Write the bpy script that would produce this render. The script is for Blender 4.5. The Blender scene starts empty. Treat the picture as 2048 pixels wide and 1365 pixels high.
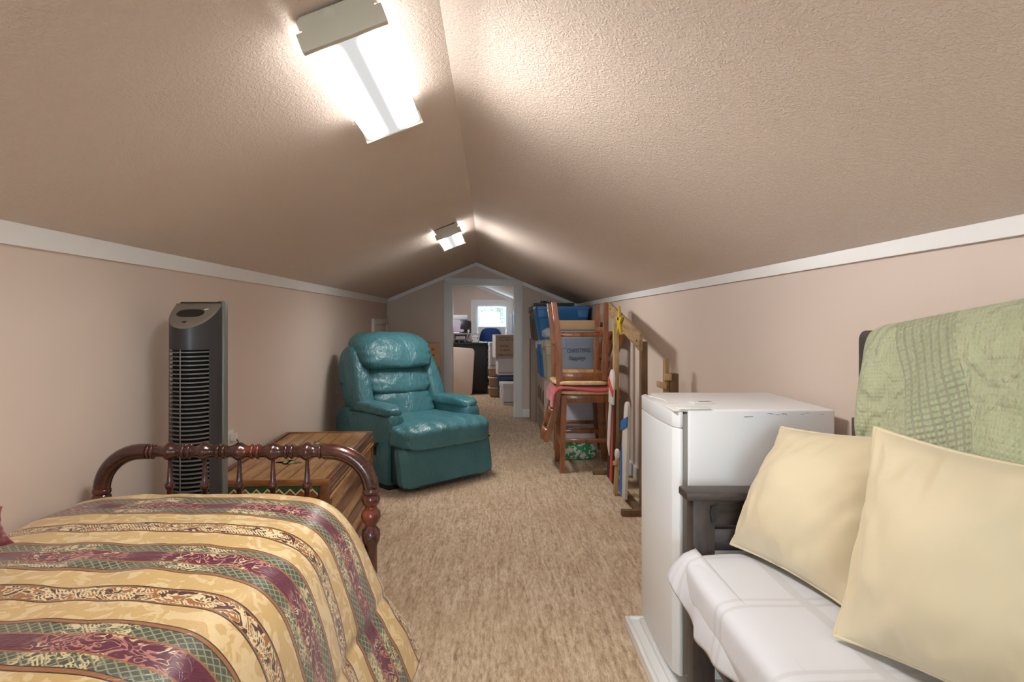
import bpy, bmesh, math, random
from mathutils import Matrix, Vector, Euler, noise as mnoise

random.seed(7)
scene = bpy.context.scene
COL = scene.collection
PI = math.pi

# ---------------------------------------------------------------- camera, world, exposure
cam_data = bpy.data.cameras.new('camera')
cam_data.sensor_width = 36.0
cam_data.lens = 36.0 * 1230.0 / 2048.0
cam_data.shift_x = (1024.0 - 985.0) / 2048.0
cam_data.shift_y = (641.0 - 682.5) / 2048.0
cam_data.clip_start = 0.02
cam = bpy.data.objects.new('camera', cam_data)
COL.objects.link(cam)
cam.location = (0.0, 0.0, 1.13)
cam.rotation_euler = (PI / 2, 0.0, 0.0)
scene.camera = cam

world = bpy.data.worlds.new('world')
scene.world = world
world.use_nodes = True
bg = world.node_tree.nodes['Background']
bg.inputs[0].default_value = (0.72, 0.87, 1.0, 1.0)
bg.inputs[1].default_value = 14.0

scene.view_settings.view_transform = 'Standard'
scene.view_settings.look = 'None'
scene.view_settings.exposure = 0.80
scene.view_settings.gamma = 1.0
scene.view_settings.use_curve_mapping = False
LAMP = 68.0          # radiance of the fluorescent lenses

# ---------------------------------------------------------------- material helpers
def srgb(r, g, b):
    def f(c):
        c /= 255.0
        return c / 12.92 if c <= 0.04045 else ((c + 0.055) / 1.055) ** 2.4
    return (f(r), f(g), f(b), 1.0)

class NT:
    def __init__(self, name):
        self.m = bpy.data.materials.new(name)
        self.m.use_nodes = True
        self.t = self.m.node_tree
        self.n = self.t.nodes
        self.b = self.n['Principled BSDF']
    def new(self, typ, **kw):
        nd = self.n.new(typ)
        for k, v in kw.items():
            setattr(nd, k, v)
        return nd
    def link(self, a, b):
        self.t.links.new(a, b)
    def put(self, sock, v):
        if hasattr(v, 'links') or hasattr(v, 'is_linked'):
            self.link(v, sock)
        else:
            sock.default_value = v
    def math(self, op, a, b=None, c=None, clamp=False):
        nd = self.new('ShaderNodeMath', operation=op)
        nd.use_clamp = clamp
        self.put(nd.inputs[0], a)
        if b is not None: self.put(nd.inputs[1], b)
        if c is not None: self.put(nd.inputs[2], c)
        return nd.outputs[0]
    def mix(self, fac, a, b):
        nd = self.new('ShaderNodeMix', data_type='RGBA')
        self.put(nd.inputs[0], fac)
        self.put(nd.inputs[6], a)
        self.put(nd.inputs[7], b)
        return nd.outputs[2]
    def coord(self, kind='Object'):
        return self.new('ShaderNodeTexCoord').outputs[kind]
    def mapping(self, vec, scale=(1, 1, 1), loc=(0, 0, 0), rot=(0, 0, 0)):
        nd = self.new('ShaderNodeMapping')
        self.link(vec, nd.inputs[0])
        nd.inputs[1].default_value = loc
        nd.inputs[2].default_value = rot
        nd.inputs[3].default_value = scale
        return nd.outputs[0]
    def noise(self, vec, scale, detail=2.0, rough=0.5, dist=0.0):
        nd = self.new('ShaderNodeTexNoise')
        self.link(vec, nd.inputs['Vector'])
        nd.inputs['Scale'].default_value = scale
        nd.inputs['Detail'].default_value = detail
        nd.inputs['Roughness'].default_value = rough
        nd.inputs['Distortion'].default_value = dist
        return nd.outputs[0]
    def voronoi(self, vec, scale, feature='F1'):
        nd = self.new('ShaderNodeTexVoronoi', feature=feature)
        self.link(vec, nd.inputs['Vector'])
        nd.inputs['Scale'].default_value = scale
        return nd
    def ramp(self, fac, stops, interp='LINEAR'):
        nd = self.new('ShaderNodeValToRGB')
        cr = nd.color_ramp
        cr.interpolation = interp
        while len(cr.elements) < len(stops):
            cr.elements.new(0.5)
        for e, (p, c) in zip(cr.elements, stops):
            e.position = p
            e.color = c
        self.put(nd.inputs[0], fac)
        return nd.outputs[0]
    def step(self, x, lo, hi):
        nd = self.new('ShaderNodeMapRange', interpolation_type='SMOOTHSTEP')
        self.put(nd.inputs[0], x)
        nd.inputs[1].default_value = lo
        nd.inputs[2].default_value = hi
        nd.inputs[3].default_value = 0.0
        nd.inputs[4].default_value = 1.0
        return nd.outputs[0]
    def bump(self, h, strength=0.3, dist=0.01, normal=None):
        nd = self.new('ShaderNodeBump')
        nd.inputs['Strength'].default_value = strength
        nd.inputs['Distance'].default_value = dist
        self.link(h, nd.inputs['Height'])
        if normal is not None:
            self.link(normal, nd.inputs['Normal'])
        self.link(nd.outputs[0], self.b.inputs['Normal'])
        return nd.outputs[0]
    def base(self, c):
        self.put(self.b.inputs['Base Color'], c)

def shade(c, k):
    return (min(1, c[0] * k), min(1, c[1] * k), min(1, c[2] * k), 1.0)

def plain(name, c, rough=0.5, metal=0.0, var=0.08, vscale=6.0, bump=0.0, bscale=80.0, bdist=0.004, coat=0.0, sheen=0.0):
    N = NT(name)
    co = N.coord()
    nz = N.noise(co, vscale, 3.0)
    N.base(N.mix(nz, shade(c, 1 - var), shade(c, 1 + var)))
    N.b.inputs['Roughness'].default_value = rough
    N.b.inputs['Metallic'].default_value = metal
    N.b.inputs['Coat Weight'].default_value = coat
    N.b.inputs['Sheen Weight'].default_value = sheen
    if bump:
        N.bump(N.noise(co, bscale, 3.0), bump, bdist)
    return N.m

def wood(name, dark, light, grain=(3, 40, 40), rough=0.4, scale=1.0, bump=0.15, coat=0.0, red=None):
    N = NT(name)
    co = N.mapping(N.coord(), scale=grain)
    n1 = N.noise(co, scale, 6.0, 0.6, 0.6)
    n2 = N.noise(co, scale * 4.0, 3.0, 0.6, 0.2)
    f = N.math('ADD', N.math('MULTIPLY', n1, 0.7), N.math('MULTIPLY', n2, 0.3))
    stops = [(0.3, dark), (0.68, light)]
    c = N.ramp(f, stops)
    if red is not None:
        big = N.noise(N.coord(), 9.0, 2.0)
        c = N.mix(N.step(big, 0.5, 0.72), c, red)
    N.base(c)
    N.b.inputs['Roughness'].default_value = rough
    N.b.inputs['Coat Weight'].default_value = coat
    N.bump(f, bump, 0.002)
    return N.m

# ---------------------------------------------------------------- mesh helpers
class MB:
    def __init__(self):
        self.v = []; self.f = []; self.uv = None
    def add(self, verts, faces, M=None):
        o = len(self.v)
        if M is not None:
            verts = [M @ Vector(p) for p in verts]
        self.v.extend([tuple(p) for p in verts])
        self.f.extend([tuple(i + o for i in fc) for fc in faces])
        return self
    def box(self, x0, x1, y0, y1, z0, z1, M=None, bev=0.0, seg=2):
        if bev <= 0:
            vs = [(x, y, z) for x in (x0, x1) for y in (y0, y1) for z in (z0, z1)]
            fs = [(0, 1, 3, 2), (4, 6, 7, 5), (0, 4, 5, 1), (2, 3, 7, 6), (0, 2, 6, 4), (1, 5, 7, 3)]
            return self.add(vs, fs, M)
        bm = bmesh.new()
        bmesh.ops.create_cube(bm, size=1.0)
        sx, sy, sz = x1 - x0, y1 - y0, z1 - z0
        for q in bm.verts:
            q.co = Vector((x0 + (q.co.x + .5) * sx, y0 + (q.co.y + .5) * sy, z0 + (q.co.z + .5) * sz))
        bmesh.ops.bevel(bm, geom=list(bm.edges), offset=min(bev, sx * .49, sy * .49, sz * .49), segments=seg, profile=0.5, affect='EDGES')
        self.from_bm(bm, M)
        return self
    def from_bm(self, bm, M=None):
        bm.verts.index_update()
        self.add([q.co.copy() for q in bm.verts], [[q.index for q in fc.verts] for fc in bm.faces], M)
        bm.free()
    def prism(self, outline, t0, t1, M=None, bev=0.0):
        """outline in local xy, extruded along local z from t0 to t1"""
        bm = bmesh.new()
        vs = [bm.verts.new((p[0], p[1], t0)) for p in outline]
        fc = bm.faces.new(vs)
        r = bmesh.ops.extrude_face_region(bm, geom=[fc])
        bmesh.ops.translate(bm, verts=[g for g in r['geom'] if isinstance(g, bmesh.types.BMVert)], vec=(0, 0, t1 - t0))
        bmesh.ops.recalc_face_normals(bm, faces=list(bm.faces))
        if bev:
            bmesh.ops.bevel(bm, geom=list(bm.edges), offset=bev, segments=2, profile=0.5, affect='EDGES')
        self.from_bm(bm, M)
        return self
    def lathe(self, prof, seg=16, M=None):
        vs = []; fs = []
        for r, z in prof:
            for k in range(seg):
                a = 2 * PI * k / seg
                vs.append((r * math.cos(a), r * math.sin(a), z))
        n = len(prof)
        for i in range(n - 1):
            for k in range(seg):
                k2 = (k + 1) % seg
                fs.append((i * seg + k, i * seg + k2, (i + 1) * seg + k2, (i + 1) * seg + k))
        fs.append(tuple(reversed(range(seg))))
        fs.append(tuple(range((n - 1) * seg, n * seg)))
        return self.add(vs, fs, M)
    def tube(self, pts, radii, seg=12, M=None, closed=False, flat=1.0):
        pts = [Vector(p) for p in pts]
        n = len(pts)
        if not hasattr(radii, '__len__'):
            radii = [radii] * n
        tang = []
        for i in range(n):
            if closed:
                t = pts[(i + 1) % n] - pts[i - 1]
            else:
                t = pts[min(i + 1, n - 1)] - pts[max(i - 1, 0)]
            tang.append(t.normalized())
        ref = Vector((0, 0, 1)) if abs(tang[0].z) < .9 else Vector((1, 0, 0))
        nrm = tang[0].cross(ref).normalized()
        vs = []; fs = []
        for i in range(n):
            nrm = (nrm - tang[i] * nrm.dot(tang[i])).normalized()
            bi = tang[i].cross(nrm)
            for k in range(seg):
                a = 2 * PI * k / seg
                vs.append(pts[i] + nrm * (radii[i] * math.cos(a)) + bi * (radii[i] * flat * math.sin(a)))
        rng = n if closed else n - 1
        for i in range(rng):
            j = (i + 1) % n
            for k in range(seg):
                k2 = (k + 1) % seg
                fs.append((i * seg + k, i * seg + k2, j * seg + k2, j * seg + k))
        if not closed:
            fs.append(tuple(reversed(range(seg))))
            fs.append(tuple(range((n - 1) * seg, n * seg)))
        return self.add(vs, fs, M)
    def grid(self, fn, nu, nv, uvfn=None, flip=False):
        o = len(self.v)
        for i in range(nu + 1):
            for j in range(nv + 1):
                self.v.append(tuple(fn(i / nu, j / nv)))
        if uvfn is not None:
            if self.uv is None: self.uv = {}
            for i in range(nu + 1):
                for j in range(nv + 1):
                    self.uv[o + i * (nv + 1) + j] = uvfn(i / nu, j / nv)
        for i in range(nu):
            for j in range(nv):
                a = o + i * (nv + 1) + j
                q = (a, a + nv + 1, a + nv + 2, a + 1)
                self.f.append(tuple(reversed(q)) if flip else q)
        return self
    def sq(self, c, size, power=5.0, n=10, warp=None, M=None):
        """rounded, puffy block: a cube grid pushed onto a superellipsoid"""
        bm = bmesh.new()
        bmesh.ops.create_cube(bm, size=2.0)
        bmesh.ops.subdivide_edges(bm, edges=list(bm.edges), cuts=n, use_grid_fill=True)
        for q in bm.verts:
            p = q.co
            lp = (abs(p.x) ** power + abs(p.y) ** power + abs(p.z) ** power) ** (1.0 / power)
            p = p / lp
            p = Vector((p.x * size[0] / 2, p.y * size[1] / 2, p.z * size[2] / 2))
            if warp: p = Vector(warp(p))
            q.co = p + Vector(c)
        self.from_bm(bm, M)
        return self
    def build(self, name, mat, parent=None, smooth=35.0, **props):
        me = bpy.data.meshes.new(name)
        me.from_pydata(self.v, [], self.f)
        if self.uv is not None:
            lay = me.uv_layers.new(name='UVMap')
            for lp in me.loops:
                lay.data[lp.index].uv = self.uv.get(lp.vertex_index, (0, 0))
        me.update()
        bm = bmesh.new(); bm.from_mesh(me)
        bmesh.ops.recalc_face_normals(bm, faces=list(bm.faces))
        bm.to_mesh(me); bm.free()
        if smooth:
            me.polygons.foreach_set('use_smooth', [True] * len(me.polygons))
            if smooth < 180:
                me.set_sharp_from_angle(angle=math.radians(smooth))
        if mat is not None:
            me.materials.append(mat)
        return link_mesh(name, me, parent, **props)

def link_mesh(name, me, parent=None, **props):
    o = bpy.data.objects.new(name, me)
    COL.objects.link(o)
    if parent is not None:
        o.parent = parent
        if parent.type == 'EMPTY' and parent.get('_w'):
            o.matrix_parent_inverse = Matrix.Translation(-parent.location)
    for k, v in props.items():
        o[k] = v
    return o

def thing(name, label, cat, loc=(0, 0, 0), group=None, local=False, rot=None):
    """Empty at the base of a thing. local: parts are modelled around the origin; else in world coordinates."""
    o = bpy.data.objects.new(name, None)
    o.empty_display_size = 0.05
    COL.objects.link(o)
    o.location = loc
    if rot is not None: o.rotation_euler = rot
    if not local: o['_w'] = 1
    o['label'] = label; o['category'] = cat
    if group: o['group'] = group
    return o

def tag(o, label, cat, group=None):
    o['label'] = label; o['category'] = cat
    if group: o['group'] = group
    return o

def copy_tree(o, parent=None):
    c = o.copy(); COL.objects.link(c)
    inv = o.matrix_parent_inverse.copy()
    c.parent = parent
    c.matrix_parent_inverse = inv
    for ch in o.children:
        copy_tree(ch, c)
    return c

def structure(o):
    o['kind'] = 'structure'
    return o

def T(x, y, z): return Matrix.Translation((x, y, z))
def R(a, ax): return Matrix.Rotation(a, 4, ax)

def spline(pts, t):
    """Catmull-Rom through pts, t in 0..1"""
    n = len(pts) - 1
    x = max(0.0, min(0.99999, t)) * n
    i = int(x); f = x - i
    p = [Vector(pts[max(0, min(n, k))]) for k in (i - 1, i, i + 1, i + 2)]
    return 0.5 * (2 * p[1] + (p[2] - p[0]) * f + (2 * p[0] - 5 * p[1] + 4 * p[2] - p[3]) * f * f + (3 * p[1] - p[0] - 3 * p[2] + p[3]) * f ** 3)

def nz(x, y, z=0.0): return mnoise.noise(Vector((x, y, z)))

def text_part(s, size, M, mat, parent, name='lettering', align='CENTER', depth=0.0004, shear=0.0, xscale=1.0):
    cu = bpy.data.curves.new('text', 'FONT')
    cu.body = s; cu.size = size; cu.align_x = align; cu.align_y = 'CENTER'
    cu.extrude = depth; cu.shear = shear; cu.resolution_u = 3
    tmp = bpy.data.objects.new('text', cu)
    COL.objects.link(tmp)
    dg = bpy.context.evaluated_depsgraph_get()
    me = bpy.data.meshes.new_from_object(tmp.evaluated_get(dg))
    bpy.data.objects.remove(tmp); bpy.data.curves.remove(cu)
    me.transform(M @ Matrix.Diagonal((xscale, 1, 1, 1)))
    me.materials.clear(); me.materials.append(mat)
    return link_mesh(name, me, parent)

# ---------------------------------------------------------------- materials
WALLC = (0.73, 0.605, 0.52, 1)
N = NT('wall_paint'); co = N.coord()
N.base(N.mix(N.noise(co, 2.5, 3), shade(WALLC, .97), shade(WALLC, 1.03)))
N.b.inputs['Roughness'].default_value = 0.55
N.bump(N.noise(co, 160, 2), 0.06, 0.002)
M_WALL = N.m

N = NT('ceiling_texture_paint'); co = N.coord()
N.base(N.mix(N.noise(co, 3, 3), shade(WALLC, .96), shade(WALLC, 1.02)))
N.b.inputs['Roughness'].default_value = 0.7
stip = N.noise(co, 95, 3, 0.6, 1.2)
N.bump(N.step(stip, 0.40, 0.66), 0.45, 0.005)
M_CEIL = N.m

M_TRIM = plain('white_trim_paint', (0.86, 0.855, 0.84, 1), 0.35, var=0.02)
M_DOORTRIM = M_TRIM

N = NT('carpet'); co = N.coord()
m1 = N.mapping(co, scale=(1.0, 0.25, 1.0))
a1 = N.noise(m1, 92, 3, 0.65, 0.6)
a2 = N.noise(co, 260, 2, 0.6)
a3 = N.noise(co, 1.6, 2)
a4 = N.noise(N.mapping(co, scale=(1.0, 0.13, 1.0)), 40, 2, 0.5, 1.0)
f = N.math('ADD', N.math('ADD', N.math('MULTIPLY', a1, 0.40), N.math('MULTIPLY', a4, 0.30)), N.math('MULTIPLY', a2, 0.30))
c1 = N.ramp(f, [(0.36, srgb(134, 104, 76)), (0.48, srgb(190, 162, 128)), (0.60, srgb(226, 205, 176))])
N.base(N.mix(N.math('MULTIPLY', N.step(a3, 0.45, 0.7), 0.35), c1, srgb(176, 142, 106)))
N.b.inputs['Roughness'].default_value = 0.95
N.b.inputs['Sheen Weight'].default_value = 0.2
N.bump(f, 0.9, 0.012)
M_CARPET = N.m

M_BRONZE = plain('beige_enamel', srgb(196, 188, 168), 0.4, var=0.03)
M_BLACKPL = plain('black_plastic', (0.012, 0.012, 0.013, 1), 0.35, var=0.15)
M_DARKPL = plain('charcoal_plastic', (0.03, 0.03, 0.033, 1), 0.38, var=0.1)
M_SILVERPL = plain('champagne_grey_plastic', srgb(128, 120, 108), 0.35, metal=0.3, var=0.05)
M_CHROME = plain('chrome', (0.6, 0.6, 0.62, 1), 0.2, metal=1.0)
M_WHITE_EN = plain('white_enamel', (0.80, 0.81, 0.82, 1), 0.28, var=0.015)
M_WHITE_PL = plain('white_plastic', (0.78, 0.77, 0.74, 1), 0.35, var=0.03)
M_GASKET = plain('grey_gasket', srgb(150, 147, 140), 0.6)
M_INK = plain('black_ink', (0.02, 0.02, 0.02, 1), 0.7)
M_MARKER = plain('grey_marker', srgb(70, 82, 92), 0.7)

# lens of the fluorescent lamps: glow of two tubes painted into the emission, sides dimmed
N = NT('lamp_lens')
co = N.coord()
sx = N.new('ShaderNodeSeparateXYZ'); N.link(co, sx.inputs[0])
ax = N.math('ABSOLUTE', sx.outputs[0])
g = N.math('POWER', N.step(ax, 0.004, 0.046), 3.0)
ay = N.math('ABSOLUTE', sx.outputs[1])
ge = N.math('SUBTRACT', 1.0, N.step(ay, 0.235, 0.29))
side = N.math('MULTIPLY_ADD', N.step(sx.outputs[2], -.0645, -.058), -.91, 1.0)
gl = N.math('MULTIPLY', N.math('MULTIPLY', g, ge), side)
em = N.new('ShaderNodeEmission')
em.inputs[0].default_value = (1.0, 0.99, 0.97, 1)
N.link(N.math('ADD', 0.42, N.math('MULTIPLY', gl, LAMP)), em.inputs[1])
N.link(em.outputs[0], N.n['Material Output'].inputs[0])
M_LENS = N.m

# ---------------------------------------------------------------- the room
Y_BACK, Y_END = -2.6, 7.16
XL = -1.23
def xr(y): return 1.074 - 0.01175 * y
def zr(y): return 1.13 + 0.210 - 0.00336 * y      # ceiling height at the right wall
ZL = 1.376                                          # ceiling height at the left wall
ZRIDGE = 1.805
def xridge(y):
    if y < 2: return -0.112
    t = (y - 2) / (Y_END - 2)
    return -0.112 - 0.015 * t - 0.063 * t ** 3
def zceil(x, y):
    xg = xridge(y)
    if x <= xg:
        return ZL + (x - XL) / (xg - XL) * (ZRIDGE - ZL)
    return ZRIDGE + (x - xg) / (xr(y) - xg) * (zr(y) - ZRIDGE)

# floor of both rooms
mb = MB(); mb.box(-2.2, 1.4, -2.8, 11.2, -0.1, 0.0)
structure(mb.build('floor', M_CARPET, smooth=0))

# sloped ceiling with a slightly wandering ridge
mb = MB()
def fceil(u, v):
    y = Y_BACK - 0.1 + v * (Y_END + 0.06 - Y_BACK + 0.1)
    xg = xridge(y)
    if u <= .5:
        x = (XL - 0.06) + (u / .5) * (xg - XL + 0.06)
    else:
        x = xg + ((u - .5) / .5) * (xr(y) + 0.06 - xg)
    z = zceil(x, y) + 0.003 * nz(x * 2.2, y * 1.4)
    return (x, y, z)
mb.grid(fceil, 24, 60)
n0 = len(mb.v)
structure(mb.build('ceiling', M_CEIL, smooth=14))

mb = MB(); mb.box(XL - 0.12, XL, Y_BACK - .1, Y_END + .06, 0, ZL + .09)
structure(mb.build('wall_left', M_WALL, smooth=0))
mb = MB()
ya, yb = Y_BACK - .1, Y_END + .06
mb.add([(xr(ya), ya, 0), (xr(yb), yb, 0), (xr(yb) + .12, yb, 0), (xr(ya) + .12, ya, 0),
        (xr(ya), ya, zr(ya) + .06), (xr(yb), yb, zr(yb) + .06), (xr(yb) + .12, yb, zr(yb) + .06), (xr(ya) + .12, ya, zr(ya) + .06)],
       [(0, 1, 2, 3), (7, 6, 5, 4), (0, 4, 5, 1), (1, 5, 6, 2), (2, 6, 7, 3), (3, 7, 4, 0)])
structure(mb.build('wall_right', M_WALL, smooth=0))

# end wall with the doorway
DX0, DX1, DZ = -0.477, 0.262, 1.543
XZ = Matrix(((1, 0, 0, 0), (0, 0, 1, 0), (0, 1, 0, 0), (0, 0, 0, 1)))   # local (x, y, t) -> world (x, t, y)
mb = MB()
mb.prism([(-2.3, 0), (DX0, 0), (DX0, DZ), (DX1, DZ), (DX1, 0), (1.4, 0), (1.4, 2.3), (-2.3, 2.3)], Y_END, Y_END + .12, XZ)
structure(mb.build('wall_end', M_WALL, smooth=0))

def wall_with_hole(name, x0, x1, z0, z1, hx0, hx1, hz0, hz1, y0, y1):
    mb = MB()
    o = [(x0, z0), (x1, z0), (x1, z1), (x0, z1)]
    h = [(hx0, hz0), (hx1, hz0), (hx1, hz1), (hx0, hz1)]
    vs = [(p[0], y0, p[1]) for p in o + h] + [(p[0], y1, p[1]) for p in o + h]
    fs = []
    for k in range(4):
        k2 = (k + 1) % 4
        fs += [(k, k2, 4 + k2, 4 + k), (8 + k, 12 + k, 12 + k2, 8 + k2), (4 + k, 4 + k2, 12 + k2, 12 + k), (k, 8 + k, 8 + k2, k2)]
    mb.add(vs, fs)
    return structure(mb.build(name, M_WALL, smooth=0))

wall_with_hole('wall_behind', -1.4, 1.3, 0, 2.0, -.62, .38, .45, 1.5, Y_BACK - .12, Y_BACK)

# second room beyond the door
FX0, FX1, FY = -2.0, 1.05, 11.0
WX0, WX1, WZ0, WZ1 = -0.30, 0.28, 0.62, 1.41
wall_with_hole('wall_far', -2.2, 1.3, 0, 2.2, WX0, WX1, WZ0, WZ1, FY, FY + .14)
mb = MB(); mb.box(FX0 - .12, FX0, Y_END + .1, FY + .05, 0, 1.62)
structure(mb.build('wall_far_left', M_WALL, smooth=0))
mb = MB(); mb.box(FX1, FX1 + .12, Y_END + .1, FY + .05, 0, 1.3)
structure(mb.build('wall_far_right', M_WALL, smooth=0))
def zc2(x):
    return 1.975 - 0.415 * abs(x + 0.75)
mb = MB()
mb.grid(lambda u, v: ((-2.1 + u / .5 * 1.35) if u <= .5 else (-.75 + (u - .5) / .5 * 1.87),
                      Y_END + .11 + v * (FY - Y_END - .07),
                      zc2((-2.1 + u / .5 * 1.35) if u <= .5 else (-.75 + (u - .5) / .5 * 1.87))), 4, 4)
structure(mb.build('ceiling_far', M_CEIL, smooth=0))

# trims ---------------------------------------------------------------
def strip(name, pts_lo, pts_hi, off):
    """flat moulding between two 3D polylines, proud by vector off"""
    mb = MB()
    n = len(pts_lo)
    off = Vector(off)
    vs = [Vector(p) for p in pts_lo] + [Vector(p) for p in pts_hi] + [Vector(p) + off for p in pts_lo] + [Vector(p) + off for p in pts_hi]
    fs = []
    for i in range(n - 1):
        fs += [(i, i + 1, n + i + 1, n + i), (2 * n + i, 3 * n + i, 3 * n + i + 1, 2 * n + i + 1),
               (i, 2 * n + i, 2 * n + i + 1, i + 1), (n + i, n + i + 1, 3 * n + i + 1, 3 * n + i)]
    fs += [(0, n, 3 * n, 2 * n), (n - 1, 3 * n - 1, 4 * n - 1, 2 * n - 1)]
    mb.add(vs, fs)
    return structure(mb.build(name, M_TRIM, smooth=0))

ys = [Y_BACK + i * (Y_END - Y_BACK) / 8 for i in range(9)]
strip('trim_1', [(XL, y, ZL - .054) for y in ys], [(XL, y, ZL + .004) for y in ys], (.012, 0, 0))
strip('trim_2', [(xr(y), y, zr(y) - .036) for y in ys], [(xr(y), y, zr(y) + .004) for y in ys], (-.012, 0, 0))
ye = Y_END
xg = xridge(ye)
W = .042
strip('trim_3', [(XL, ye, ZL - W), (xg, ye, ZRIDGE - W)], [(XL, ye, ZL + .004), (xg, ye, ZRIDGE + .004)], (0, -.012, 0))
strip('trim_4', [(xg, ye, ZRIDGE - W), (xr(ye), ye, zr(ye) - W)], [(xg, ye, ZRIDGE + .004), (xr(ye), ye, zr(ye) + .004)], (0, -.012, 0))
fxr = .98
strip('trim_5', [(-.75, FY, zc2(-.75) - .06), (FX1, FY, zc2(FX1) - .06)], [(-.75, FY, zc2(-.75)), (FX1, FY, zc2(FX1))], (0, -.015, 0))
strip('trim_6', [(FX0, FY, zc2(FX0) - .06), (-.75, FY, zc2(-.75) - .06)], [(FX0, FY, zc2(FX0)), (-.75, FY, zc2(-.75))], (0, -.015, 0))

# door casing (the opening has no leaf in view)
door = bpy.data.objects.new('door_1', None); COL.objects.link(door); door['kind'] = 'structure'; door.location = (-.1, Y_END, 0); door['_w'] = 1
C = .088
def top_cut(x):    # the casing corner follows the slope of the ceiling
    return min(DZ + C, zceil(x, Y_END) - .006)
mb = MB(); mb.prism([(DX0 - C, 0), (DX0, 0), (DX0, DZ), (DX0 - C, DZ + min(C, .06))], Y_END - .022, Y_END, XZ, bev=.003)
mb.build('door_casing', M_DOORTRIM, door)
mb = MB(); mb.prism([(DX1, 0), (DX1 + C, 0), (DX1 + C, min(DZ + C, top_cut(DX1 + C))), (DX1, DZ)], Y_END - .022, Y_END, XZ, bev=.003)
mb.build('door_casing', M_DOORTRIM, door)
mb = MB(); mb.prism([(DX0, DZ), (DX1, DZ), (DX1 + C, top_cut(DX1 + C)), (DX1 + C - .06, top_cut(DX1 + C - .06)), (DX0 - C, DZ + C), (DX0 - C, DZ + min(C, .06))], Y_END - .0222, Y_END, XZ, bev=.002)
mb.build('door_head_casing', M_DOORTRIM, door)
for (a, b) in ((DX0, DX0 + .014), (DX1 - .014, DX1)):
    mb = MB(); mb.box(a, b, Y_END - .01, Y_END + .13, 0, DZ)
    mb.build('door_jamb', M_DOORTRIM, door)
mb = MB(); mb.box(DX0 + .014, DX1 - .014, Y_END - .01, Y_END + .13, DZ - .014, DZ)
mb.build('door_head_jamb', M_DOORTRIM, door)

# baseboards
mb = MB(); mb.box(DX1 + C, xr(Y_END), Y_END - .014, Y_END, 0, .095, bev=.004)
structure(mb.build('baseboard_end_right', M_TRIM))
mb = MB(); mb.box(XL, DX0 - C, Y_END - .014, Y_END, 0, .095, bev=.004)
structure(mb.build('baseboard_end_left', M_TRIM))
mb = MB(); mb.box(XL, XL + .014, Y_BACK, Y_END - .014, 0, .095, bev=.004)
structure(mb.build('baseboard_left', M_TRIM))
mb = MB()
sl = math.atan(-0.01175)
mb.box(-.014, 0, Y_BACK, Y_END - .02, 0, .095, M=T(1.074, 0, 0) @ R(-sl, 'Z'), bev=.004)
structure(mb.build('baseboard_right', M_TRIM))

# access hatch in the left wall
hatch = bpy.data.objects.new('door_2', None); COL.objects.link(hatch); hatch['kind'] = 'structure'; hatch.location = (XL, 6.65, .3); hatch['_w'] = 1
for (a, b, c, d) in ((6.24, 6.31, .30, 1.148), (7.01, 7.08, .30, 1.148), (6.31, 7.01, 1.085, 1.148), (6.31, 7.01, .30, .36)):
    mb = MB(); mb.box(XL, XL + .03, a, b, c, d, bev=.004); mb.build('hatch_frame', M_TRIM, hatch)
mb = MB(); mb.box(XL, XL + .018, 6.315, 7.005, .365, 1.08, bev=.003); mb.build('hatch_panel', M_TRIM, hatch)

# ---- windows
N = NT('window_glass')
N.b.inputs['Base Color'].default_value = (0.9, 0.97, 1, 1)
N.b.inputs['Roughness'].default_value = 0.03
gl_ = N.new('ShaderNodeBsdfGlossy'); gl_.inputs['Roughness'].default_value = .02
tr_ = N.new('ShaderNodeBsdfTransparent'); tr_.inputs[0].default_value = (.93, .97, .98, 1)
mx_ = N.new('ShaderNodeMixShader'); mx_.inputs[0].default_value = .05
N.link(tr_.outputs[0], mx_.inputs[1]); N.link(gl_.outputs[0], mx_.inputs[2])
N.link(mx_.outputs[0], N.n['Material Output'].inputs[0])
M_GLASS = N.m

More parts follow.
